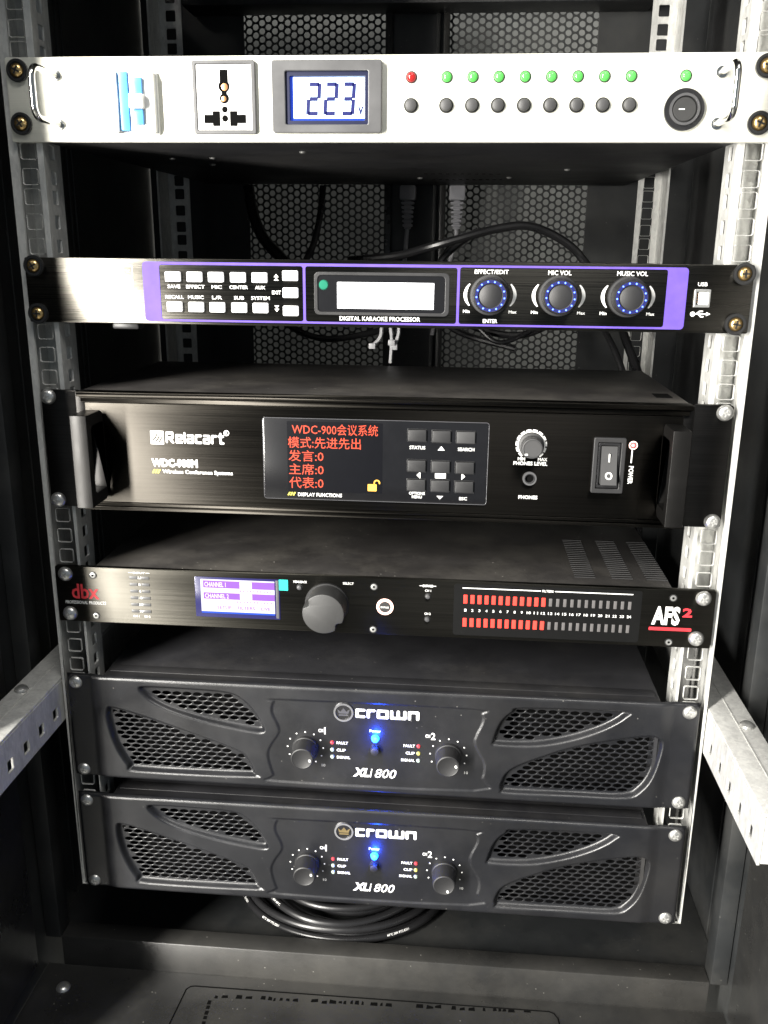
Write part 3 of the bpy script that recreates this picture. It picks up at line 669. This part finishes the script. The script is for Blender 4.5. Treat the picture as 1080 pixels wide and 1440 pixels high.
for i, (x, lst) in enumerate(((28.4, (389.3, 368, 354.3)), (45, (389, 367.8, 354.2)), (61.6, (388.8, 367.6, 353.9)))):
    for z in lst:
        b = M().rrect(x-6.2, x+6.2, z-4, z+4, F-2.4, F-0.6, 0.5, 'knobface' if (i, z) in ((2, 388.8),) else 'knob', 0.4); b.plate(rr(x-6.9, x+6.9, z-4.7, z+4.7, 0.8, 2), [rr(x-6.4, x+6.4, z-4.2, z+4.2, 0.5, 2)], F-1.1, F-0.6, 'plastic', 0.1); part('key', b, u)
b = M().lathe(106, 384.4, [(F-11, 5.6), (F-11.6, 6.0), (F-11.4, 6.7), (F-10.6, 7.0), (F-3, 7.4), (F-2.6, 8.6), (F, 8.6)], 'knobface', 44, knurl=(3, 4, 0.04)); b.box(101.2, 103.2, F-11.9, F-11.1, 379.8, 380.8, 'white'); part('rotary_knob', b, u)
b = M().ring(106, 361.3, 2.9, 4.8, F-1.8, F+0.1, 'bezel', 28).lathe(106, 361.3, [(F-0.3, 2.9), (F, 2.9)], 'dark', 20).ring(106, 361.3, 3.0, 3.5, F-1.95, F-1.6, 'plastic', 20); part('headphone_jack', b, u)
b = M().plate(rr(147.5, 169, 353, 391.5, 1.2, 3), [rr(150.6, 165.8, 356.2, 388.2, 0.5, 2)], F-3.2, F+0.1, 'knob', 0.5); b.rrect(150.5, 166, 356, 388.4, F-0.3, F+0.05, 0.3, 'dark'); b.plate(rr(151, 165.4, 356.6, 387.8, 0.4, 1), [rr(152.4, 164, 358.6, 386, 0.4, 1)], F-2.2, F, 'plastic', 0.2); sw = part('power_switch', b, u)
b = M(); vs = [(153, F-1.6, 385.4), (163.6, F-1.6, 385.4), (163.6, F-4.2, 372), (153, F-4.2, 372), (163.6, F-8.4, 360), (153, F-8.4, 360), (153, F-0.2, 385.4), (163.6, F-0.2, 385.4), (153, F-0.2, 360), (163.6, F-0.2, 360)]
b.add(vs, [(0, 3, 2, 1), (3, 5, 4, 2), (5, 8, 9, 4), (0, 1, 7, 6), (0, 6, 8, 5, 3), (1, 2, 4, 9, 7)], 'knobface', False)
rk = part('rocker', b, sw)
b = M(); b.box(157.9, 158.7, F-4.0, F-2.9, 375, 380.5, 'white'); rg = M().ring(158.3, 0, 1.5, 2.4, -0.1, 0.4, 'white', 20)
b.add([(x, F-6.35+yv+z*0.35, 366+z) for x, yv, z in rg.v], rg.f, 'white'); part('switch_marks', b, rk)
b = M().ring(174, 386.2, 2.2, 2.9, F-0.3, F+0.1, 'ledwarm', 24).ring(174, 386.2, 1.5, 2.2, F-0.5, F+0.1, 'cup', 24).lathe(174, 386.2, [(F-1.4, 0.6), (F-1.1, 1.2), (F, 1.5)], 'ledredlit', 18); part('power_light', b, u)

# ================================================================== unit 4: feedback suppressor
u = thing('feedback_suppressor', 'slim black processor with two rows of red meter segments and a violet screen', 'audio processor', (0, 0, 238))
F = -4
panel(u, -241, 241.5, 238, 282.2, 'anoddbx', r=1.2)
b = M(); b.box(-212, 212, 0, 215, 239, 281.5, 'lid', 0.6)
for c in (145, 172, 197):
    for k in range(20):
        yv = 16+k*4.6; b.box(c, c+15, yv, yv+1.4, 281.45, 281.9, 'knobface', 0.0); b.box(c, c+15, yv+1.5, yv+3.0, 281.45, 281.56, 'dark')
part('chassis', b, u)
rack_screws(u, PAN, ((-232, 244.6), (-233, 276.2), (231, 245.6), (233, 276.6)), F)
for x, z in ((-212, 276), (-212, 243.4), (-1.2, 275.6), (-1.6, 242), (212, 276), (212, 242)): small_screw(u, x, z, F)
b = M(); y = F-0.16
lg = M().text('dbx', -229.5, -208.5, 256.6, 268.6, y, 'redprint', 0.02); part('logo_lettering', lg, u, kind='stuff'); b.text('PROFESSIONAL PRODUCTS', -235, -203.5, 252.4, 255, y, 'white', 0.012, shear=0.15)
b.rrect(197, 227, 250.8, 253.3, y, F, 0.8, 'redprint'); lg = M().text('AFS', 198.5, 218, 255, 269.4, y, 'white', 0.04).text('2', 219.6, 226.4, 261.6, 268.6, y, 'redprint', 0.04); part('model_lettering', lg, u, kind='stuff')
b.text('MENU/BACK', -60.5, -50.5, 276.2, 278, y, 'white', 0.012); b.text('SELECT', -24, -16, 276.4, 278.2, y, 'white', 0.012)
b.box(32, 44, y, F, 277.6, 278, 'white'); b.text('BYPASS', 34.4, 41.8, 276.8, 278.8, y-0.05, 'white', 0.012); b.text('CH 1', 36, 40.4, 273.3, 275, y, 'white', 0.012); b.text('CH 2', 36, 40.4, 255.3, 257, y, 'white', 0.012)
b.box(63, 119, y, F, 277, 277.7, 'white'); b.box(129, 184, y, F, 277, 277.7, 'white'); b.text('FILTERS', 120, 128, 276.4, 278.2, y, 'white', 0.012)
for i in range(24):
    xx = 65.6+i*5.08; t = str(i+1); hw = 0.75*len(t); b.text(t, xx-hw, xx+hw, 259.2, 261.2, y, 'white', 0.012)
b.text('INPUT', -181, -172, 278.4, 279.8, y, 'white', 0.012); b.box(-184.5, -181.6, y, F, 279, 279.3, 'white'); b.box(-171.4, -168.5, y, F, 279, 279.3, 'white')
for i, t in enumerate(('CLIP', '0', '4', '10', '20', '30')):
    z = 275.3-i*5.35; hw = 0.8*len(t); b.text(t, -176.6-hw, -176.6+hw, z-0.9, z+0.9, y, 'white', 0.012)
b.text('CH 1', -183, -178.4, 243.6, 245.2, y, 'white', 0.012); b.text('CH 2', -174.6, -170, 243.6, 245.2, y, 'white', 0.012)
part('printed_lettering', b, u, kind='stuff')
SG = mesh_of('level_segment', M().rrect(-3, 3, -1.1, 1.1, -0.35, 0.1, 0.2, 'bezel', 0.1))
for i in range(6):
    for dx in (-181, -172): link('level_segment', SG, u, (dx, F-0.1, 275.3-i*5.35))
b = M().rrect(-134.5, -70.8, 246.6, 278.2, F-0.5, F+0.05, 0.5, 'bluescreen', 0.1); scn = part('display_window', b, u)
b = M().rrect(-130, -74.6, 250, 276.6, F-0.75, F-0.45, 0.3, 'palescreen'); b.rrect(-128, -74.6, 270, 275.6, F-0.85, F-0.7, 0.1, 'violet'); b.rrect(-128, -74.6, 261.2, 266.2, F-0.85, F-0.7, 0.1, 'violet')
b.rrect(-130, -74.6, 249.8, 251.2, F-0.86, F-0.7, 0.1, 'lcdblue')
b.text('CHANNEL 1', -127, -111, 270.8, 274.6, F-0.9, 'palescreen', 0.02); b.text('CHANNEL 2', -127, -109, 261.9, 265.4, F-0.9, 'palescreen', 0.02)
b.rrect(-100.6, -91.4, 270.2, 275.4, F-0.9, F-0.8, 0.1, 'palescreen'); b.rrect(-100.6, -91.4, 261.4, 266, F-0.9, F-0.8, 0.1, 'palescreen')
b.text('SETUP    FILTERS    LIVE', -118, -78, 253.4, 256, F-0.86, 'violet', 0.01)
b.text('I I I I I I I I I I I', -103, -77, 267.6, 268.8, F-0.86, 'violet', 0.01); b.text('I I I I I I I I I I I', -103, -77, 258.8, 260, F-0.86, 'violet', 0.01); part('lit_screen', b, scn)
b = M().rrect(-73.6, -71.4, 247.6, 277.6, F-1.1, F-0.4, 0.3, 'bezel', 0.2); b.rrect(-71.3, -64.5, 270, 278.4, F-0.7, F-0.2, 0.3, 'teal'); part('film_tab', b, scn)
lug = [math.radians(a) for a in (150, 320)]
kp = []
for i in range(72):
    a = 2*math.pi*i/72; r = 15.2
    for c in lug:
        d = abs((a-c+math.pi) % (2*math.pi)-math.pi)
        if d < 0.24: r -= 3.0*math.cos(d/0.24*math.pi/2)
    kp.append((-35.8+r*math.cos(a), 260.6+r*math.sin(a)))
b = M().prism(kp, F-20, F-1.5, 'selknob', 1.2); b.lathe(-35.8, 260.6, [(F-1.6, 16.2), (F, 16.4)], 'knob', 48); part('select_knob', b, u)
SB = mesh_of('round_button', M().ring(0, 0, 1.9, 2.4, -0.4, 0.1, 'cup', 18).lathe(0, 0, [(-2.0, 0.7), (-1.8, 1.4), (-1.0, 1.9), (0, 1.9)], 'bezel', 18))
for x, z in ((-56, 273), (38.2, 270), (38.2, 252)): link('round_button', SB, u, (x, F, z))
b = M().ring(7, 260.4, 4.3, 6.2, F-1.0, F+0.1, 'ledwarm', 32).lathe(7, 260.4, [(F-1.6, 3.9), (F-1.3, 4.2), (F, 4.3)], 'knob', 28); b.text('BYPASS', 4, 10, 259.7, 261.1, F-1.75, 'white', 0.012); part('lit_ring_button', b, u)
ON = mesh_of('meter_segment', M().rrect(-1.35, 1.35, -3.3, 3.3, -0.4, 0.1, 0.3, 'ledbar', 0.1)); OFF = mesh_of('meter_segment', M().rrect(-1.1, 1.1, -3.0, 3.0, -0.3, 0.1, 0.2, 'ledoff', 0.1))
for i in range(24):
    for z in (268.8, 250.7):
        o = link('meter_segment', ON if i < 12 else OFF, u, (65.4+i*5.08, F-0.05, z))
        if i < 12: o['label'] = 'lit red meter segment'
b = M().rrect(57, 190.5, 240.5, 280.3, F-0.1, F+0.05, 2, 'vent'); part('meter_window', b, u)

# ================================================================== units 5 and 6: power amplifiers
def smooth_poly(p, k=5):
    n = len(p); out = []
    for i in range(n):
        p0, p1, p2, p3 = [np.array(p[(i+d) % n], float) for d in (-1, 0, 1, 2)]
        for j in range(k):
            t = j/k; out.append(tuple(0.5*((2*p1)+(-p0+p2)*t+(2*p0-5*p1+4*p2-p3)*t*t+(-p0+3*p1-3*p2+p3)*t**3)))
    return out
def sdf(px, pz, poly):
    P = np.array(poly); Q = np.roll(P, -1, 0); d = np.full(px.shape, 1e9); ins = np.zeros(px.shape, bool)
    for (x0, z0), (x1, z1) in zip(P, Q):
        ex, ez = x1-x0, z1-z0; L = ex*ex+ez*ez+1e-12
        t = np.clip(((px-x0)*ex+(pz-z0)*ez)/L, 0, 1); d = np.minimum(d, np.hypot(px-x0-t*ex, pz-z0-t*ez))
        c = ((z0 > pz) != (z1 > pz)); xi = x0+(pz-z0)*ex/(ez if abs(ez) > 1e-12 else 1e-12); ins ^= (c & (px < xi))
    return np.where(ins, d, -d)
Z0 = 104.7
PA = [(-182, 185), (-178, 187), (-146, 187), (-113, 185.5), (-100, 179), (-91, 168), (-85.5, 157), (-87, 153), (-98, 153.5), (-129, 159), (-156, 166.5), (-172, 174), (-180, 181)]
PB = [(-209, 166), (-205, 168), (-185, 163), (-148, 151), (-107, 136), (-99, 129), (-94, 117), (-97, 113.4), (-186, 112.6), (-196, 118), (-205, 136), (-209, 155)]
PC = [(90, 156), (95, 172), (103, 181), (112, 184.8), (183, 186), (186, 181), (171, 170), (148, 160), (122, 153.6), (93, 152.6)]
PD = [(97.5, 120), (104, 132), (126, 144), (156, 156), (199, 166), (212, 165), (215, 157), (210.5, 134), (203, 120), (191, 113), (152, 112.2), (102, 111.6), (98, 114)]
PP = [(-77, 180), (-71, 182), (73, 182), (81, 178), (82, 171), (76.5, 156), (79, 147), (84.5, 136), (83.5, 123), (77, 112), (-75, 110.5), (-79, 116), (-83, 133), (-80, 143), (-74, 153), (-74.5, 160), (-79, 171)]
pk = [[(x, z-Z0) for x, z in q] for q in (PA, PB, PC, PD)]; pk = [smooth_poly(q, 4) for q in pk]
plt_ = smooth_poly([(x, z-Z0) for x, z in PP], 3)
def sstep(a, b_, x): t = np.clip((x-a)/(b_-a), 0, 1); return t*t*(3-2*t)
def amp_panel_mesh():
    x0, x1, h = -240.5, 240.5, 89.3
    xs = np.linspace(x0, x1, 602); zs = np.linspace(0, h, 113); X, Zg = np.meshgrid(xs, zs)
    border = sdf(X, Zg, rr(x0, x1, 0, h, 4, 5)); border = np.where(border < 0, 0, border)
    r = 3.0; q = np.clip(r-border, 0, r); depth = r-np.sqrt(np.maximum(r*r-q*q, 0))
    # ears lie back against the rail, the middle stands proud
    depth += 1.6*sstep(211, 222, np.abs(X))
    mind = np.full(X.shape, -1e9)
    for p in pk:
        s1 = sdf(X, Zg, p); depth += 4.6*sstep(-0.9, 2.6, s1); mind = np.maximum(mind, s1)
    s2 = sdf(X, Zg, plt_); depth += 0.9*sstep(-0.5, 0.7, s2)
    vs = np.stack([X, depth, Zg], -1).reshape(-1, 3)*S; nx = len(xs); fs = []
    ok = mind > 2.8
    I, J = np.meshgrid(np.arange(len(zs)-1), np.arange(nx-1), indexing='ij')
    hole = ok[:-1, :-1] & ok[1:, :-1] & ok[:-1, 1:] & ok[1:, 1:]
    I = I[~hole]; J = J[~hole]
    fs = np.stack([I*nx+J, I*nx+J+1, (I+1)*nx+J+1, (I+1)*nx+J], -1)
    me = bpy.data.meshes.new('amp_front'); me.from_pydata(vs.tolist(), [], fs.tolist()); me.materials.append(MT['amp'])
    me.polygons.foreach_set('use_smooth', [True]*len(fs)); me.update(); return me
AMPF = amp_panel_mesh()
def grille_mesh(p):
    P = np.array(p); hx = P[:, 0]; hz = P[:, 1]; holes = []
    r = 0; z = hz.min()+1.8
    cand = []
    while z < hz.max():
        x = hx.min()+(4.05 if r % 2 else 0)
        while x < hx.max(): cand.append((x, z)); x += 8.1
        z += 3.72; r += 1
    cx = np.array([c[0] for c in cand]); cz = np.array([c[1] for c in cand]); d = sdf(cx, cz, p)
    for (x, z), dd in zip(cand, d):
        if dd > 3.7: holes.append(circ(x, z, 3.5, 12, 1.66))
    # outline pulled in by 1.6 mm
    n = len(p); out = []; area_ = sum(p[i][0]*p[(i+1) % n][1]-p[(i+1) % n][0]*p[i][1] for i in range(n)); sg = 1 if area_ > 0 else -1
    for i in range(n):
        e = Vector((p[(i+1) % n][0]-p[i-1][0], p[(i+1) % n][1]-p[i-1][1])); e.normalize(); out.append((p[i][0]-e.y*1.5*sg, p[i][1]+e.x*1.5*sg))
    b = M().plate(out, holes, 4.65, 5.7, 'amp', 0.3)
    return mesh_of('grille', b)
GR = [grille_mesh(p) for p in pk]
ak = mesh_of('level_knob', M().lathe(0, 0, [(-16.0, 7.2), (-16.4, 7.8), (-16.0, 8.6), (-15, 8.9), (-3, 9.6), (-2.5, 10.2), (0, 10.4)], 'knob', 48, knurl=(3, 4, 0.012)))
def amplifier(z0, label, angs):
    dz = z0-Z0; F = -7
    u = thing('power_amplifier', label, 'power amplifier', (0, 0, z0), 'matching black two-channel power amplifiers')
    link('front_panel', AMPF, u, (0, F, z0))
    for g in GR: link('grille', g, u, (0, F, z0))
    b = M(); b.plate(rr(-212, 212, z0+0.8, z0+88.4, 1, 1), [rr(-209.5, 209.5, z0+3, z0+86, 1, 1)], -3.8, 14, 'chassis', 0.0); b.box(-212, 212, 14.2, 330, z0+0.8, z0+88.4, 'chassis', 0.6)
    for xa, xb in ((-91, -54), (56, 92)): b.box(xa, xb, 11.5, 13.5, z0+88.3, z0+88.6, 'dark')
    b.box(-209, 209, 5, 15.5, z0+88.3, z0+89.0, 'chassis', 0.3)
    b.box(-209, 209, 12, 14.1, z0+3, z0+86, 'dark')  # black sheet added behind the grilles to keep their holes dark
    b.box(-240, -210, -2.0, -0.1, z0+1, z0+87, 'chassis'); b.box(210, 240, -2.0, -0.1, z0+1, z0+87, 'chassis')
    part('chassis', b, u)
    rack_screws(u, PAN, ((-232.4, z0+6.4), (-232.6, z0+82.6), (232, z0+6.4), (232.4, z0+82.4)), -4)
    y = F+0.9-0.14; Y = F+0.95
    # emblem: ring with a crown
    b = M().ring(-23.5, 173.8+dz, 6.2, 7.6, y-1.2, Y, 'steelprint', 36).lathe(-23.5, 173.8+dz, [(y-0.3, 6.0), (Y, 6.2)], 'plastic', 32)
    cz = 173.8+dz; pl = [(-28.3, cz+2.6), (-27.2, cz-1.0), (-19.8, cz-1.0), (-18.7, cz+2.6), (-21.2, cz+0.6), (-23.5, cz+3.6), (-25.8, cz+0.6)]
    vs, fs = curve_plate(pl, [], y-0.6, Y, 0); b.add(vs, fs, 'brass' if z0 < 50 else 'rim'); b.box(-27.2, -19.8, y-0.6, Y, cz-2.9, cz-1.7, 'brass' if z0 < 50 else 'rim'); part('emblem', b, u)
    b = wordmark('CPOWN', -14.5, 34, 169.6+dz, 177.2+dz, y, 'white'); part('logo_lettering', b, u, kind='stuff'); b = M()
    b.text('XL', -16.5, -3.6, 118.6+dz, 126.4+dz, y, 'white', 0.05, shear=0.25); b.text('i', -3.4, -1.2, 118.6+dz, 126.2+dz, y, 'white', 0.02, shear=0.25); b.text('800', 0.6, 17.2, 118.4+dz, 126.4+dz, y, 'white', 0.01, shear=0.25)
    b.text('CH', -43, -39.4, 155.6+dz, 158.4+dz, y, 'white', 0.02); b.text('1', -38.6, -37.5, 154+dz, 160+dz, y, 'white', 0.02)
    b.text('CH', 39, 42.6, 155.6+dz, 158.4+dz, y, 'white', 0.02); b.text('2', 43.2, 46.6, 154+dz, 160+dz, y, 'white', 0.02)
    for t, z in (('FAULT', 147.2), ('CLIP', 141), ('SIGNAL', 134.8)):
        wd = 1.75*len(t); b.text(t, -29, -29+wd, z-1.2+dz, z+1.2+dz, y, 'white', 0.02); b.text(t, 31.2-wd, 31.2, z-0.6+dz, z+1.8+dz, y, 'white', 0.02)
    b.text('Power', -3.6, 5.0, 157.8+dz, 160.2+dz, y, 'white', 0.012)
    for kx, kz in ((-53.3, 141.2), (56.8, 141.4)):
        for i in range(11):
            a = math.radians(235-290*i/10); b.prism(circ(kx+13.9*math.cos(a), kz+dz+13.9*math.sin(a), 0.62, 8), y, Y, 'white')
        b.text('10', kx+12.6, kx+15.4, kz-15.4+dz, kz-13+dz, y, 'grey', 0.01)
    part('printed_lettering', b, u, kind='stuff')
    for (kx, kz), an in zip(((-53.3, 141.2), (56.8, 141.4)), angs):
        kn = link('level_knob', ak, u, (kx, F+0.9, kz+dz)); a = math.radians(an)
        b = M().lathe(kx+6.0*math.cos(a), kz+dz+6.0*math.sin(a), [(F-15.5-0.5, 0.9), (F-15.2, 1.1)], 'white', 12); part('pointer_dot', b, kn)
    for x, zz, mts in ((-32.4, (147.2, 141, 134.8), ('redled2', 'greyled', 'greyled')), (34, (147.8, 141.6, 135.4), ('redled2', 'yellowled', 'greyled'))):
        for z, mt in zip(zz, mts):
            b = M().lathe(x, z+dz, [(F-0.4, 0.5), (F-0.1, 1.2), (F+0.9, 1.7)], mt, 14); part('indicator_light', b, u)
    b = M().lathe(0.8, 152.6+dz, [(F-1.9, 0.8), (F-1.5, 2.4), (F+0.9, 3.2)], 'ledblue', 20); pl_ = part('power_light', b, u)
    ld = bpy.data.lights.new('power_light_glow', 'POINT'); ld.energy = 0.09; ld.color = (0.01, 0.07, 1.0); ld.shadow_soft_size = 0.002
    lo = bpy.data.objects.new('power_light_glow', ld); C.objects.link(lo); lo.parent = pl_; lo.location = (0, -0.006, 0)
    b = M().ring(0.8, 143.6+dz, 3.6, 4.1, F+0.4, Y, 'cup', 22).lathe(0.8, 143.6+dz, [(F-4, 2.4), (F-3.7, 3.1), (F-2.8, 3.5), (F+0.9, 3.6)], 'knob', 24); part('power_button', b, u)
    return u
amplifier(104.7, 'upper of the two black power amplifiers, dark crown in its ring emblem', (-10, 5))
amplifier(-0.4, 'lowest black power amplifier, gold crown emblem in its ring, coiled cable below it', (20, -60))

# ------------------------------------------------------------------ cables and plugs behind the units
def spline(pts, k=10):
    P = [np.array(p, float) for p in pts]; P = [2*P[0]-P[1]]+P+[2*P[-1]-P[-2]]; out = []
    for i in range(1, len(P)-2):
        for j in range(k):
            t = j/k; p0, p1, p2, p3 = P[i-1:i+3]; out.append(tuple(0.5*((2*p1)+(-p0+p2)*t+(2*p0-5*p1+4*p2-p3)*t*t+(-p0+3*p1-3*p2+p3)*t**3)))
    out.append(tuple(P[-2])); return out
def cable(pts, r, mat, label, group='loose black cables behind the units'):
    return whole('cable', M().tube(spline(pts), r, mat, 10), label, 'cable', group)
cable([(-60, 330, 500), (-10, 310, 505), (22, 290, 513), (50, 285, 521), (88, 285, 531), (118, 285, 533), (150, 285, 520), (172, 285, 500), (196, 260, 462), (207, 235, 432), (216, 215, 405), (222, 200, 370), (226, 200, 250)], 4.0, 'cable', 'thick black cable arching across the right rear mesh, dropping beside the rail')
cable([(70, 330, 530), (48, 330, 515), (32, 330, 498), (20, 330, 470), (60, 320, 440), (110, 300, 430), (150, 290, 445)], 3.6, 'cable', 'black cable running down left from under the arched cable')
cable([(-178, 400, 575), (-172, 395, 545), (-160, 390, 520), (-140, 385, 500), (-118, 380, 475), (-90, 380, 450)], 6.0, 'cable', 'thick black cable slanting across the left rear mesh')
cable([(-98, 410, 576), (-101, 405, 545), (-108, 400, 515), (-118, 395, 490), (-112, 390, 460)], 3.6, 'cable', 'black cable hanging near vertical before the left rear mesh')
cable([(-150, 300, 470), (-120, 290, 440), (-80, 285, 425), (-30, 290, 432), (20, 300, 447), (60, 300, 430), (110, 290, 418)], 3.2, 'cable', 'black cable looping low between purple outlined unit and handled unit')
cable([(150, 250, 475), (178, 240, 452), (192, 220, 430), (202, 205, 405), (210, 200, 380)], 3.0, 'cable', 'second black cable dropping beside the right rear rail')
cable([(40, 300, 470), (70, 295, 440), (95, 290, 424), (130, 290, 440), (160, 270, 466)], 2.4, 'cable', 'thin black cable sagging below the knobs of the purple outlined unit')
for (x0, lab, bot) in ((-6, 'left grey plug hanging under the silver unit with a straight grey lead', (-10.5, 412, 470)), (47, 'right grey plug hanging under the silver unit with a slanting lead', (30, 412, 460))):
    t = thing('power_plug', lab, 'plug', (x0, 412, 560), 'grey plugs hanging behind the silver unit')
    b = M().rrect(x0-8.5, x0+8.5, 562, 577, 404, 420, 2, 'greyplug', 1.0); part('plug_body', b, t)
    b = M()
    for k in range(6): b.rrect(x0-7+k*0.35, x0+7-k*0.35, 557.6-k*4.6, 560.4-k*4.6, 406, 418, 1.2, 'greyplug', 0.4)
    b.rrect(x0-3.6, x0+3.6, 532, 562, 408, 416, 1.5, 'greyplug', 0.4); part('strain_relief', b, t)
    b = M().tube(spline([(x0, 412, 536), (x0-1.5, 412, 515), bot, (bot[0]-6, 400, 420)]), 2.3, 'greycable', 10); part('lead', b, t)
for i, pts in enumerate(([(-14, 190, 470), (-14, 190, 446), (-15.5, 190, 436), (-22, 188, 429)], [(-9, 190, 470), (-6, 190, 445), (-5, 190, 432), (-6, 190, 414)], [(-4, 192, 470), (0, 192, 452), (1, 192, 440), (-3, 192, 428)])):
    b = M().tube(spline(pts, 6), 1.6, 'tie', 6); e = pts[-2] if i == 1 else pts[-1]; b.box(e[0]-3, e[0]+3, e[1]-3, e[1]+2, e[2]-2.5, e[2]+2.5, 'tie', 0.6)
    whole('cable_tie', b, ('left white cable tie under the purple outlined unit, curling left', 'middle white cable tie under the purple outlined unit, longest tail', 'right white cable tie under the purple outlined unit, short and curved')[i], 'cable tie', 'white cable ties')
# coil of black cable on the cabinet floor
b = M(); rings = [(104, -90.5, -42, 154), (98, -83.5, -40, 152), (93, -90.5, -36, 150), (89, -76, -38, 148), (82, -83, -34, 147), (78, -69, -36, 146), (70, -77, -30, 146)]
def rp(R, zc, cx, cy, a, dr=0, dzz=0):
    w_ = 1+0.025*math.sin(3*a+R)+0.02*math.sin(2*a+R*0.7)
    return (cx+(R*w_+dr)*math.cos(a), cy+(R*w_+dr)*math.sin(a), zc+2.0*math.sin(a*2+R)+2+dzz)
for R, zc, cx, cy in rings:
    b.tube([rp(R, zc, cx, cy, 2*math.pi*i/90) for i in range(90)], 3.5, 'cable', 12, closed=True)
t = part('cable_coil', b, None); t['label'] = 'coil of black cable lying on the cabinet floor below the lowest amplifier'; t['category'] = 'cable'
b = M()
for body, ring, a0 in (('60°C 30V FT2 E321', rings[0], 5.18), ('30V FT2 E321', rings[0], 3.62), ('60°C 30V FT2 E321', rings[0], 4.0), ('E321 FT2 30V 60°C', rings[3], 3.85)):
    vs, fs = text_mesh(body, 0.02, 0, 0.0); R, zc, cx, cy = ring; h = 2.6; out = []
    for v in vs:
        a = a0+v[0]*h/R; el = (v[1]-0.35)*h/3.5+0.75
        out.append(rp(R, zc, cx, cy, a, 3.62*math.cos(el), 3.62*math.sin(el)))
    b.add(out, fs, 'white', False)
part('printed_lettering', b, t, kind='stuff')
